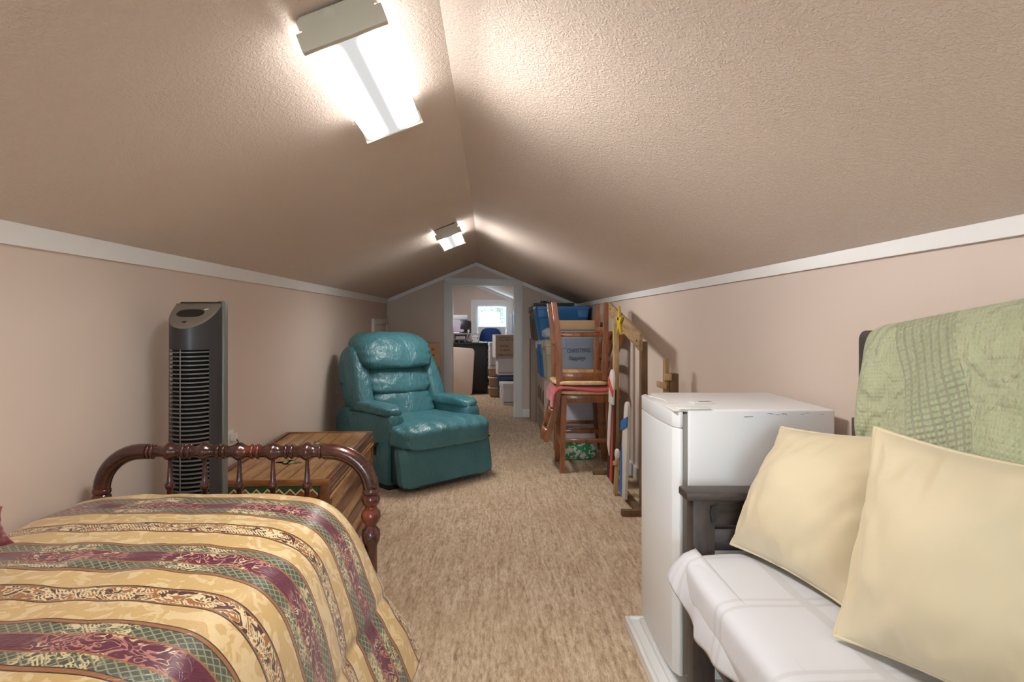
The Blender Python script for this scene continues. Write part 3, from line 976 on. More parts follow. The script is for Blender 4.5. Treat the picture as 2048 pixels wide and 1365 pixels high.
for k in range(9):
    xx = .80 + random.random() * .19; L_ = .005 + random.random() * .014
    mb = MB(); mb.prism([(xx, 0), (xx + L_, .0006), (xx + L_ * .8, .0014), (xx + L_ * .2, .0010)], 0, .0006, T(0, FY0 - .0005, .858 - random.random() * .006) @ XZ)
    mb.build('scuff_mark', M_SCUFF, body, smooth=0)
mb = MB(); mb.prism([(.735, 0), (.765, .001), (.762, .0025), (.738, .002)], 0, .0006, T(0, FY0 - .0005, .846) @ XZ); mb.build('scuff_mark', M_SCUFF, body, smooth=0)
# tray underneath
tray = thing('appliance_tray', 'white moulded tray on the carpet under the refrigerator', 'tray', (.75, 2.0, 0))
mb = MB(); mb.box(.486, 1.02, 1.77, 2.262, 0, .028, bev=.004); mb.build('tray_base', M_WHITE_PL, tray)
for (a, b, c_, d_) in ((.486, .502, 1.77, 2.262), (1.004, 1.02, 1.77, 2.262), (.502, 1.004, 1.77, 1.786), (.502, 1.004, 2.246, 2.262)):
    mb = MB(); mb.box(a, b, c_, d_, .026, .044, bev=.003); mb.build('tray_lip', M_WHITE_PL, tray)
mb = MB(); mb.box(.535, .985, 1.80, 2.24, .028, .0445, bev=.003); mb.build('tray_platform', M_WHITE_PL, tray)
# small card on top
cd = thing('white_card', 'small white card lying on top of the refrigerator', 'card', (.66, 1.93, .868))
mb = MB(); mb.box(-.036, .036, -.022, .022, 0, .004, M=T(.663, 1.945, .8685) @ R(.15, 'Z'), bev=.001); mb.build('card', M_WHITE_PL, cd)
mb = MB(); mb.box(-.012, .028, -.010, .012, .004, .0046, M=T(.663, 1.945, .8685) @ R(.15, 'Z')); mb.build('card_print', M_GASKET, cd)
# ---------------------------------------------------------------- tower fan
fan = thing('tower_fan', 'tall black tower fan with grey slanted head standing behind the bed', 'tower fan', (-1.055, 2.17, 0))
FXC, FYB = -1.058, 2.215
HW, DP = .083, .118
def half(a, k=1.0, dx=0.0):      # outline of the rounded front, a from 0 (left) to 1 (right)
    t = PI * a
    return (FXC - HW * k * math.cos(t), FYB - DP * k * math.sin(t) ** .8)
def shell(z0, z1, k=1.0, n=24):
    pts = [half(i / n, k) for i in range(n + 1)]
    mb = MB(); mb.prism(pts, z0, z1)
    return mb
mb = MB(); mb.prism([half(i / 24, 1.0) for i in range(25)], .12, .19); mb.build('lower_housing', M_DARKPL, fan)
mb = MB(); mb.prism([half(i / 24, .88) for i in range(25)], .19, 1.03); mb.build('impeller_core', plain('matt_black', (.004, .004, .004, 1), .9), fan)
# upper housing, cut by the slanted face
NF = 32
def zcut(x, y):     # the slanted plane of the head: high at the back, low at the front
    return 1.183 - (FYB - y) / DP * .082
vs = []; fs = []
ring_ = [half(i / NF) for i in range(NF + 1)]
for (x, y) in ring_: vs.append((x, y, 1.028))
for (x, y) in ring_: vs.append((x, y, zcut(x, y)))
for i in range(NF): fs.append((i, i + 1, NF + 2 + i, NF + 1 + i))
fs.append((NF, 0, NF + 1, 2 * NF + 1))
fs.append(tuple(range(NF + 1)))
fs.append(tuple(range(NF + 1, 2 * NF + 2)))
mb = MB(); mb.add(vs, fs); hd = mb.build('upper_housing', M_DARKPL, fan)
vs = []; fs = []
for (x, y) in ring_: vs.append((x, y - .0005, zcut(x, y)))
for (x, y) in ring_:
    xx = FXC + (x - FXC) * .94; yy = FYB - (FYB - y) * .95
    vs.append((xx, yy, zcut(xx, yy) + .008))
for i in range(NF): fs.append((i, i + 1, NF + 2 + i, NF + 1 + i))
fs += [(NF, 0, NF + 1, 2 * NF + 1), tuple(range(NF + 1, 2 * NF + 2)), tuple(range(NF + 1))]
mb = MB(); mb.add(vs, fs); face = mb.build('control_face', M_SILVERPL, fan, smooth=50)
# handle recess, a dark oval lying in the slanted face
sl_ = math.atan(.082 / DP)
MF = T(FXC - .004, FYB - .052, zcut(FXC, FYB - .052) + .0075) @ R(sl_, 'X')
ov = [(.048 * math.copysign(abs(math.cos(a)) ** .7, math.cos(a)), .024 * math.copysign(abs(math.sin(a)) ** .9, math.sin(a))) for a in [2 * PI * k / 28 for k in range(28)]]
mb = MB(); mb.prism(ov, -.004, .0012, MF); mb.build('handle_slot', M_BLACKPL, face)
mb = MB(); mb.box(-.006, .006, -.058, -.050, 0, .002, M=MF); mb.build('sensor_window', M_BLACKPL, face)
mb = MB(); mb.prism([(.040, .020), (.052, .024), (.053, .030), (.041, .026)], 0, .001, MF); mb.build('badge', M_WHITE_PL, face, smooth=0)
# rear housing
mb = MB(); mb.box(FXC - .068, FXC + .078, FYB, FYB + .018, .03, 1.196, bev=.003); mb.build('rear_plate', M_BLACKPL, fan)
mb = MB(); mb.box(FXC + .060, FXC + .086, FYB + .010, FYB + .050, .03, 1.200, bev=.006); mb.build('rear_trim', plain('grey_trim_plastic', srgb(112, 112, 104), .35), fan)
mb = MB(); mb.box(FXC - .062, FXC + .062, FYB + .018, FYB + .048, .03, 1.19, bev=.006); mb.build('rear_cover', M_DARKPL, fan)
# grille slats: bowed bars wrapped round the front
slat_me = None
M_SLAT = plain('slat_plastic', srgb(104, 103, 98), .32)
NSL = 56
for k in range(NSL):
    z = .200 + k * (1.020 - .200) / (NSL - 1)
    if slat_me is None:
        mb = MB()
        pts = []; n = 12
        vs = []; fs = []
        for i in range(n + 1):
            a = .02 + .80 * i / n
            x, y = half(a, 1.0); x2, y2 = half(a, .895)
            vs += [(x, y, -.0022), (x, y, .0022), (x2, y2, .0022), (x2, y2, -.0022)]
        for i in range(n):
            for j in range(4):
                j2 = (j + 1) % 4
                fs.append((i * 4 + j, i * 4 + j2, i * 4 + 4 + j2, i * 4 + 4 + j))
        fs += [(0, 1, 2, 3), (n * 4 + 3, n * 4 + 2, n * 4 + 1, n * 4)]
        mb.add(vs, fs)
        so = mb.build('grille_slat', M_SLAT, fan)
        slat_me = so.data
    else:
        so = link_mesh('grille_slat', slat_me, fan)
    so.location = (0, 0, z)
for a in (.16, .47):
    x, y = half(a, 1.0); x2, y2 = half(a, .92)
    mb = MB(); mb.tube([(x, y + .001, .195), (x, y + .001, 1.03)], .0022, 8); mb.build('grille_rib', M_SLAT, fan)
# solid side cheek right of the grille
vs = []; fs = []
n = 6
for i in range(n + 1):
    a = .82 + .18 * i / n
    x, y = half(a, 1.0); x2, y2 = half(a, .86)
    vs += [(x, y, .19), (x, y, 1.028), (x2, y2, 1.028), (x2, y2, .19)]
for i in range(n):
    for j in range(4):
        j2 = (j + 1) % 4
        fs.append((i * 4 + j, i * 4 + j2, i * 4 + 4 + j2, i * 4 + 4 + j))
fs += [(0, 1, 2, 3), (n * 4 + 3, n * 4 + 2, n * 4 + 1, n * 4)]
mb = MB(); mb.add(vs, fs); mb.build('side_cheek', M_DARKPL, fan)
mb = MB(); mb.lathe([(.155, 0), (.16, .006), (.15, .022), (.10, .04), (.07, .06), (.065, .13)], 32, M=T(FXC, FYB - .03, 0)); mb.build('base', M_DARKPL, fan)

# ---------------------------------------------------------------- wall outlet with a plug and cord
ol = thing('power_outlet', 'white outlet plate with plugged cord low on the left wall', 'outlet', (XL, 2.88, .52))
mb = MB(); mb.box(XL, XL + .006, 2.845, 2.915, .50, .615, bev=.002); mb.build('outlet_plate', M_WHITE_PL, ol)
mb = MB(); mb.box(XL + .006, XL + .034, 2.862, 2.898, .565, .600, bev=.004); mb.build('plug', M_WHITE_PL, ol)
mb = MB(); mb.tube([(XL + .03, 2.88, .575), (XL + .045, 2.87, .56), (XL + .012, 2.83, .50), (XL + .009, 2.72, .36), (XL + .018, 2.52, .11), (XL + .04, 2.42, .012), (-1.13, 2.38, .008), (-1.10, 2.36, .006)], .0035, 8); mb.build('cord', M_BLACKPL, ol, smooth=180)

# ---------------------------------------------------------------- carved chest
M_PINE = wood('honey_pine', srgb(124, 80, 40), srgb(204, 156, 98), grain=(16, 2.2, 16), rough=.33, scale=2.2, coat=.25, bump=.12)
M_PINEX = wood('honey_pine_cross', srgb(104, 60, 28), srgb(178, 124, 70), grain=(2.2, 16, 16), rough=.33, scale=2.2, coat=.25, bump=.12)
M_PINED = wood('dark_pine', srgb(72, 38, 20), srgb(140, 86, 46), grain=(14, 2.2, 14), rough=.38, scale=2.2, coat=.2, bump=.12)
M_IVORY = plain('ivory_paint', srgb(222, 205, 150), .5)
M_GREENP = plain('green_paint', srgb(46, 76, 50), .5)
chest = thing('wooden_chest', 'plank-topped wooden chest with carved and painted trim beside the recliner', 'chest', (-.945, 3.075, 0))
CX0, CX1, CY0, CY1, CZ = -1.195, -.690, 2.52, 3.63, .470
KM = T(-.945, 3.075, 0) @ R(math.radians(1.9), 'Z') @ T(.945, -3.075, 0)
def cbox(nme, mat, a, par=chest, bev=.003):
    mb = MB(); mb.box(*a, M=KM, bev=bev); return mb.build(nme, mat, par)
cbox('carcass', M_PINED, (CX0 + .02, CX1 - .014, CY0 + .014, CY1 - .014, .03, .449), bev=0)
# lid: rim boards, planks lying lengthwise
lid = cbox('lid_rim', M_PINEX, (CX0, CX1, CY0, CY0 + .020, .447, CZ + .004))
cbox('lid_rim', M_PINEX, (CX0, CX1, CY1 - .020, CY1, .447, CZ + .004))
cbox('lid_rim', M_PINED, (CX1 - .024, CX1, CY0 + .020, CY1 - .020, .447, CZ + .004))
cbox('lid_rim', M_PINED, (CX0, CX0 + .024, CY0 + .020, CY1 - .020, .447, CZ + .004))
npl = 6
for k in range(npl):
    a = CX0 + .025 + k * (CX1 - CX0 - .05) / npl; b = CX0 + .025 + (k + 1) * (CX1 - CX0 - .05) / npl
    cbox('lid_plank', M_PINE, (a + .0022, b - .0022, CY0 + .022, CY1 - .022, .450, CZ - .003 + .001 * ((k * 7) % 3)), bev=.0025)
# painted rosettes on the lid
for (mx, my, s) in ((-.955, 2.86, 1.0), (-.945, 3.30, 1.0)):
    Mr = KM @ T(mx, my, CZ - .0018)
    mb = MB(); mb.prism([(s * (.050 + .012 * math.cos(4 * a)) * math.cos(a), s * (.036 + .010 * math.cos(4 * a)) * math.sin(a)) for a in [2 * PI * k / 40 for k in range(40)]], 0, .0008, Mr)
    ro = mb.build('painted_rosette', plain('faded_green_paint', srgb(98, 98, 62), .5, var=.35, vscale=60), chest, smooth=0)
    for k in range(4):
        a = PI / 4 + k * PI / 2
        mb = MB(); mb.prism([(.020 * math.cos(a) + .011 * math.cos(t), .015 * math.sin(a) + .007 * math.sin(t)) for t in [2 * PI * j / 12 for j in range(12)]], .0008, .0014, Mr); mb.build('petal', M_IVORY, ro, smooth=0)
# right side: rope carving, mouldings and slanted planks
cbox('side_moulding', M_PINED, (CX1 - .012, CX1 + .004, CY0, CY1, .426, .446))
cbox('side_moulding', M_PINE, (CX1 - .012, CX1 + .008, CY0, CY1, .394, .406))
bead_me = None
for k in range(46):
    y = CY0 + .03 + k * (CY1 - CY0 - .06) / 45
    if bead_me is None:
        mb = MB(); mb.sq((0, 0, 0), (.007, .013, .012), 2.5, 2)
        bo = mb.build('carved_bead', M_IVORY, chest); bead_me = bo.data
    else: bo = link_mesh('carved_bead', bead_me, chest)
    p = KM @ Vector((CX1 - .0045, y, .416)); bo.location = p - Vector((0, 0, 0)); bo.rotation_euler = (.5, 0, math.radians(1.9))
cbox('corner_post', M_PINED, (CX1 - .040, CX1 + .003, CY0 - .004, CY0 + .040, 0, .447))
cbox('corner_post', M_PINED, (CX1 - .040, CX1 + .003, CY1 - .040, CY1 + .004, 0, .447))
cbox('corner_post', M_PINED, (CX0, CX0 + .043, CY0 - .004, CY0 + .040, 0, .447))
cbox('corner_post', M_PINED, (CX0, CX0 + .043, CY1 - .040, CY1 + .004, 0, .447))
npl = 5
for k in range(npl):
    z0 = .05 + k * .343 / npl; z1 = .05 + (k + 1) * .343 / npl
    cbox('side_plank', M_PINED if k % 2 else M_PINE, (CX1 - .013, CX1 - .003 + .002 * (k % 2), CY0 + .041, CY1 - .041, z0 + .0015, z1 - .0015), bev=.003)
cbox('plinth', M_PINED, (CX1 - .03, CX1 + .006, CY0 + .04, CY1 - .04, .0, .05))
# near end: painted zigzag frieze and planks
cbox('frieze', M_GREENP, (CX0 + .044, CX1 - .042, CY0 + .002, CY0 + .012, .400, .446), bev=0)
zz = []
nzz = 9
xa, xb = CX0 + .05, CX1 - .046
for k in range(2 * nzz + 1):
    zz.append((xa + (xb - xa) * k / (2 * nzz), .438 if k % 2 else .416))
mb = MB(); out = zz + [(x, z - .006) for x, z in reversed(zz)]
mb.prism(out, CY0 - .001, CY0 + .004, KM @ XZ); mb.build('zigzag', M_IVORY, chest, smooth=0)
mb = MB(); out = [(x, z - .006) for x, z in zz] + [(xb, .401), (xa, .401)]
mb.prism(out, CY0 + .0005, CY0 + .004, KM @ XZ); mb.build('zigzag_ground', plain('russet_paint', srgb(134, 72, 36), .5), chest, smooth=0)
npl = 5
for k in range(npl):
    a = CX0 + .045 + k * (CX1 - CX0 - .088) / npl; b = CX0 + .045 + (k + 1) * (CX1 - CX0 - .088) / npl
    cbox('end_plank', M_PINED, (a + .001, b - .001, CY0 + .003, CY0 + .013, .05, .397), bev=.002)
cbox('plinth', M_PINED, (CX0 + .044, CX1 - .042, CY0 - .002, CY0 + .02, 0, .05))

# ---------------------------------------------------------------- recliner
N = NT('teal_leather'); co = N.coord()
n1 = N.noise(co, 5, 3); n2 = N.noise(co, 130, 2); 
cr = N.voronoi(co, 9, 'DISTANCE_TO_EDGE').outputs['Distance']
N.base(N.mix(n1, srgb(48, 98, 107), srgb(76, 130, 137)))
N.b.inputs['Roughness'].default_value = .34
N.b.inputs['Specular IOR Level'].default_value = .55
wr = N.noise(N.mapping(co, scale=(1, 1, .6)), 13, 4, .55, 1.4)
N.bump(N.math('ADD', N.math('MULTIPLY', n2, .10), wr), .75, .018)
M_TEAL = N.m
M_TEALD = plain('teal_leather_dark', srgb(22, 58, 64), .42, var=.08, bump=.1, bscale=60)

rec = thing('recliner', 'teal green leather recliner armchair facing the aisle, in front of the left wall', 'armchair', (-.596, 4.53, 0), local=True, rot=(0, 0, math.radians(43.1)))
def lean(p, zc=.45, k=.30):
    return (p[0], p[1] + max(0, (p[2])) * 0, p[2])
def wrinkle(s, amp=.006, f=9):
    def w(p):
        return (p.x + amp * nz(p.y * f, p.z * f, s), p.y + amp * nz(p.x * f, p.z * f, s + 3), p.z + amp * 1.2 * nz(p.x * f, p.y * f, s + 7))
    return w
# side panels
for s in (-1, 1):
    out = [(-.285, .035), (.33, .035), (.40, .10), (.40, .42), (.33, .505), (.20, .500), (-.285, .490)]
    YZ = Matrix(((0, 0, 1, 0), (1, 0, 0, 0), (0, 1, 0, 0), (0, 0, 0, 1)))
    a, b = (-.400, -.275) if s < 0 else (.275, .400)
    mb = MB(); mb.prism(out, a, b, YZ, bev=.014)
    arm = mb.build('arm_panel', M_TEAL, rec)
    def warm(p, s=s):
        f = 1.0
        y = p.y; z = p.z
        z = z + .012 * math.cos(y * 5) - .020 * max(0, (y - .15)) 
        q = wrinkle(s * 11, .008, 12)(Vector((p.x, y, z)))
        return q
    mb = MB(); mb.sq((s * .335, -.045, .512), (.160, .52, .085), 3.2, 14, warm)
    mb.build('arm_pad', M_TEAL, rec, smooth=180)
    # puffed front of the arm
    mb = MB(); mb.sq((s * .337, -.285, .395), (.128, .05, .215), 4, 8, wrinkle(s * 3, .004)); mb.build('arm_front', M_TEAL, rec, smooth=180)
    mb = MB(); mb.tube([(s * .405, -.275, .49), (s * .408, -.1, .497), (s * .405, .19, .49)], .004, 6); mb.build('arm_welt', M_TEALD, rec, smooth=180)
mb = MB(); mb.box(-.275, .275, -.28, .36, .06, .31, bev=.01); mb.build('base_box', M_TEALD, rec)
mb = MB(); mb.box(-.38, .38, -.27, .36, .0, .045, bev=.004); mb.build('floor_frame', M_BLACKPL, rec)
# seat: crowned T-cushion
def wseat(p):
    x, y, z = p
    if y > -.12 and abs(x) > .255: x = math.copysign(.255 + (abs(x) - .255) * .1, x)
    crown = .020 * (1 - (x / .39) ** 2)
    z2 = z + crown * (1 if z > 0 else .2) - .018 * max(0, -y - .22) / .08
    z2 += .006 * math.sin(x * 58 + 4 * nz(x * 6, y * 5, 1)) * math.exp(-((y + .23) / .16) ** 2) * (1 if z > -.02 else .3)
    return (x + .004 * nz(y * 9, z * 9), y - .014 * (1 - (x / .4) ** 2) * (1 if y < -.2 else 0), z2)
mb = MB(); mb.sq((0, -.165, .358), (.800, .655, .155), 5.5, 26, wseat); seat = mb.build('seat_cushion', M_TEAL, rec, smooth=180)
loop = [(-.362, -.38, .300), (-.362, -.455, .296), (-.2, -.484, .292), (0, -.488, .292), (.2, -.484, .292), (.362, -.455, .296), (.362, -.38, .300)]
mb = MB(); mb.tube(loop, .005, 8); mb.build('seat_welt', M_TEALD, seat, smooth=180)
# footrest panel
def wfoot(p):
    x, y, z = p
    g = .006 * math.sin(x * 46) * max(0, min(1, (z + .12) / .22))
    return (x, y + (z + .12) * .18 + g * (1 if y < 0 else 0) + .004 * nz(x * 7, z * 7, 5), z)
mb = MB(); mb.sq((0, -.425, .168), (.790, .075, .268), 10, 20, wfoot); foot = mb.build('footrest', M_TEAL, rec, smooth=180)
fl_ = [(-.375, -.452, .050), (-.2, -.460, .043), (0, -.462, .042), (.2, -.460, .043), (.375, -.452, .050)]
mb = MB(); mb.tube(fl_, .005, 8); mb.build('footrest_welt', M_TEALD, foot, smooth=180)
mb = MB(); mb.box(-.372, .372, -.40, -.27, .055, .30, bev=.008); mb.build('front_box', M_TEALD, rec)
# backrest
KB = .34
def wback(c, extra=None):
    def w(p):
        x, y, z = p
        zz_ = z + c[2] - .45
        q = wrinkle(c[2] * 20, .006, 10)(Vector((x, y, z)))
        return (q[0], q[1] + KB * zz_, q[2])
    return w
c = (0, .245, .69)
def wshell(p):
    x, y, z = p
    t = (z + .25) / .5
    x = x * (1.0 - .16 * max(0, t - .45) ** 1.5)
    return (x, y + KB * (z + c[2] - .45), z - .06 * max(0, abs(x) / .39) ** 3 * (1 if z > 0 else 0))
mb = MB(); mb.sq(c, (.76, .16, .56), 5, 16, wshell); mb.build('back_shell', M_TEAL, rec, smooth=180)
for s in (-1, 1):
    def wwing(p, s=s):
        x, y, z = p
        t = (z + .25) / .5
        x = x - s * .045 * max(0, t - .35)
        y = y - .055 * (1 - t) + KB * (z + .69 - .45)
        return (x + .006 * nz(y * 9, z * 9, s), y, z + .006 * nz(x * 9, z * 9, s + 2))
    mb = MB(); mb.sq((s * .325, .165, .685), (.150, .20, .50), 3.2, 16, wwing); mb.build('back_wing', M_TEAL, rec, smooth=180)
for (zc, h, w_, dp, yo, nme) in ((.515, .235, .52, .20, .145, 'lumbar_cushion'), (.695, .225, .55, .20, .150, 'middle_cushion'), (.905, .275, .64, .26, .135, 'head_cushion')):
    cc = (0, yo, zc)
    def wc(p, zc=zc, h=h, w_=w_, nme=nme):
        x, y, z = p
        t = z / h + .5
        x = x * (1 + (.05 * (1 - t) if nme != 'head_cushion' else -.10 * max(0, t - .5)))
        y2 = y - .030 * (1 - (2 * x / w_) ** 2) * (1 if y < 0 else 0) - (.03 * (1 - t) if y < 0 else 0)
        if nme == 'head_cushion':
            y2 += .10 * max(0, t - .55) ** 1.2 * (1 if y < 0 else .3)
            z = z - .030 * (2 * x / w_) ** 2 * max(0, t - .3)
        q = wrinkle(zc * 30, .010, 8)(Vector((x, y2, z)))
        fz = abs(2 * x / w_); pl = .010 * math.sin(z * 120 + 3 * nz(x * 4, z * 4, zc)) * max(0, fz - .55) * (1 if y < 0 else 0)
        return (q[0], q[1] + pl + KB * (z + zc - .45), q[2])
    mb = MB(); mb.sq(cc, (w_, dp, h), 4.4 if nme == 'head_cushion' else 3.8, 22, wc); cu = mb.build(nme, M_TEAL, rec, smooth=180)
mb = MB(); mb.box(-.412, -.400, -.15, -.11, .22, .30, bev=.003); lv = mb.build('lever_plate', M_BLACKPL, rec)
mb = MB(); mb.tube([(-.410, -.13, .26), (-.436, -.13, .265), (-.440, -.20, .300), (-.440, -.23, .315)], .009, 8); mb.build('lever', M_BLACKPL, rec, smooth=180)

# ---------------------------------------------------------------- counter stools
M_STOOL = wood('chestnut_stain', srgb(88, 48, 20), srgb(162, 96, 46), grain=(9, 9, 1.6), rough=.35, scale=3, coat=.3, bump=.08)
M_STOOLS = wood('blond_seat_wood', srgb(188, 150, 104), srgb(226, 194, 146), grain=(3, 9, 9), rough=.4, scale=3, bump=.05)
def make_stool():
    root = thing('counter_stool', '', 'stool', local=True)
    def leg(pts, w, d_):
        mb = MB()
        vs = []; fs = []
        for (x, y, z, k) in pts:
            vs += [(x - w * k, y - d_ * k, z), (x + w * k, y - d_ * k, z), (x + w * k, y + d_ * k, z), (x - w * k, y + d_ * k, z)]
        n = len(pts)
        for i in range(n - 1):
            for j in range(4):
                j2 = (j + 1) % 4
                fs.append((i * 4 + j, i * 4 + j2, i * 4 + 4 + j2, i * 4 + 4 + j))
        fs += [(3, 2, 1, 0), (n * 4 - 4, n * 4 - 3, n * 4 - 2, n * 4 - 1)]
        mb.add(vs, fs)
        return mb.build('leg', M_STOOL, root, smooth=30)
    for s in (-1, 1):
        leg([(s * .190, -.185, 0, .78), (s * .188, -.180, .25, .95), (s * .186, -.172, .575, 1.0)], .020, .020)
        leg([(s * .190, .200, 0, .8), (s * .188, .172, .22, .95), (s * .186, .160, .45, 1.0), (s * .186, .162, .62, 1.0), (s * .186, .185, .78, .95), (s * .186, .225, .93, .9), (s * .186, .258, 1.03, .8)], .018, .022)
    mb = MB(); mb.sq((0, -.01, .597), (.440, .430, .040), 5, 10, lambda p: (p.x, p.y, p.z - (.006 * (1 - (p.x / .22) ** 2) if p.z > 0 else 0)))
    mb.build('seat', M_STOOLS, root, smooth=180)
    for s in (-1, 1):
        mb = MB(); mb.box(s * .186 - .010, s * .186 + .010, -.155, .145, .520, .576, bev=.002); mb.build('apron', M_STOOL, root)
        mb = MB(); mb.box(s * .188 - .009, s * .188 + .009, -.165, .158, .225, .255, bev=.003); mb.build('rung', M_STOOL, root)
        mb = MB(); mb.box(s * .174 - .002, s * .174 + .002, -.15, .14, .524, .572); mb.build('apron_liner', M_STOOLS, root, smooth=0)
        y = -.172 if s < 0 else .152
        mb = MB(); mb.box(-.17, .17, y - .010, y + .010, .520, .576, bev=.002); mb.build('apron', M_STOOL, root)
    mb = MB(); mb.box(-.172, .172, -.190, -.168, .185, .225, bev=.003); mb.build('foot_rail', M_STOOL, root)
    mb = MB(); mb.box(-.172, .172, .166, .184, .285, .315, bev=.003); mb.build('rung', M_STOOL, root)
    for (z0, z1, y0, nme) in ((.945, 1.025, .236, 'crest_rail'), (.80, .845, .188, 'back_rail')):
        mb = MB()
        mb.grid(lambda u, v: (-.175 + .35 * u, y0 + .022 * (1 - (2 * u - 1) ** 2) + (v * (z1 - z0)) * .25, z0 + v * (z1 - z0) + .010 * (1 - (2 * u - 1) ** 2) * (1 if nme == 'crest_rail' else 0) * v), 12, 2)
        o = mb.build(nme, M_STOOL, root, smooth=180)
        md = o.modifiers.new('thick', 'SOLIDIFY'); md.thickness = .018; md.offset = 0
    for x in (-.09, 0, .09):
        mb = MB(); mb.tube([(x, .168, .576), (x, .19, .70), (x, .212, .81)], .008, 8); mb.build('back_slat', M_STOOL, root)
    return root
st1 = make_stool()
st1.location = (.700, 4.735, 0); st1.rotation_euler = (0, 0, -PI / 2)
tag(st1, 'upright wooden counter stool with a red towel on its seat', 'stool', 'wooden counter stools')
st2 = copy_tree(st1)
st2.matrix_world = T(.655, 4.735, 1.262) @ R(PI, 'Y') @ R(-PI / 2, 'Z')
tag(st2, 'wooden counter stool turned upside down on top of another stool', 'stool', 'wooden counter stools')
st3 = copy_tree(st1)
st3.location = (.735, 5.187, 0); st3.rotation_euler = (0, 0, -PI / 2)
tag(st3, 'wooden counter stool half hidden behind the stacked pair, by the storage bins', 'stool', 'wooden counter stools')

# red towel between the two stools
N = NT('red_terry'); co = N.coord()
N.base(N.mix(N.noise(co, 60, 3), srgb(160, 40, 48), srgb(200, 78, 82)))
N.b.inputs['Roughness'].default_value = .95; N.b.inputs['Sheen Weight'].default_value = .5
N.bump(N.noise(co, 300, 2), .6, .004)
M_TOWEL = N.m
def ftow(u, v):
    # u across X, v along Y
    xs = [(.452, .515), (.452, .56), (.462, .605), (.490, .628), (.60, .6255), (.75, .6255), (.86, .6285), (.905, .634), (.925, .615), (.930, .585)]
    p = spline([(a, 0, b) for a, b in xs], u)
    y = 4.505 + v * .44
    e = max(0, min(1, (u - .28) / .05)) * max(0, min(1, (.72 - u) / .05))
    z = p.z + .010 * math.sin(u * 17 + 1) * max(0, 1 - v * 8) + .002
    x = p.x - (.012 * math.sin(v * 9) if u < .2 else 0)
    if v < .08: z -= .018 * ((.08 - v) / .08) ** 2 * (1 if u > .25 else .3); y -= .002
    if u < .25: z -= .035 * (1 - u / .25) * (1 - v)
    return (x, y, z)
mb = MB(); mb.grid(ftow, 60, 24)
tw = mb.build('towel', M_TOWEL, None, smooth=180)
md = tw.modifiers.new('thick', 'SOLIDIFY'); md.thickness = .010; md.offset = 1
tag(tw, 'red terry towel laid between the two stacked stools', 'towel')

# ---------------------------------------------------------------- wooden frame by the right wall and flat yard figures
M_LUMBER = wood('raw_lumber', srgb(128, 96, 62), srgb(196, 164, 118), grain=(7, 7, 1.2), rough=.75, scale=3, bump=.3)
M_LUMBERY = wood('raw_lumber_long', srgb(116, 88, 58), srgb(186, 154, 110), grain=(7, 1.4, 7), rough=.75, scale=3, bump=.3)
M_LUMBERD = wood('weathered_lumber', srgb(74, 54, 38), srgb(128, 98, 68), grain=(7, 7, 1.2), rough=.8, scale=3, bump=.3)
fm = thing('lumber_frame', 'tall raw lumber frame with a slanting top board by the right wall', 'frame', (.87, 4.05, 0))
mb = MB(); mb.box(.868, .905, 4.395, 4.445, .03, 1.20, bev=.002); mb.build('upright', M_LUMBER, fm)
mb = MB(); mb.box(.868, .905, 3.585, 3.640, .03, 1.005, bev=.002); mb.build('upright', M_LUMBERD, fm)
YZ = Matrix(((0, 0, 1, 0), (1, 0, 0, 0), (0, 1, 0, 0), (0, 0, 0, 1)))
mb = MB(); mb.prism([(4.50, 1.165), (4.50, 1.262), (3.545, 1.055), (3.555, .950)], .848, .868, YZ, bev=.002); mb.build('top_board', M_LUMBERY, fm)
mb = MB(); mb.box(.835, .872, 3.56, 4.50, .0, .035, bev=.002); mb.build('base_rail', M_LUMBERD, fm)
mb = MB(); mb.box(.735, .96, 4.485, 4.525, 0, .03, bev=.002); mb.build('foot', M_LUMBERD, fm)
mb = MB(); mb.box(.745, .96, 3.535, 3.575, 0, .034, bev=.002); mb.build('foot', M_LUMBERD, fm)
for (y, z) in ((4.42, 1.21), (3.61, 1.01)):
    mb = MB(); mb.lathe([(.006, 0), (.006, .004)], 10, M=T(.848, y, z) @ R(-PI / 2, 'Y')); mb.build('nail_head', M_BLACKPL, fm)

M_YELLOW = plain('yellow_paint', srgb(206, 176, 40), .5)
star = thing('yellow_star', 'small yellow wooden star clipped on the slanting lumber board', 'star ornament', (.842, 4.05, 1.08))
pts = []
for k in range(10):
    a = PI / 2 + k * PI / 5; r = (.105, .034)[k % 2]
    pts.append((r * math.cos(a), r * math.sin(a)))
mb = MB(); mb.prism(pts, -.008, .008, T(.8385, 4.065, 1.120) @ YZ, bev=.002); mb.build('star_body', M_YELLOW, star)
mb = MB(); mb.box(.826, .8475, 4.050, 4.080, 1.13, 1.15, bev=.002); mb.build('clip', M_BLACKPL, star)

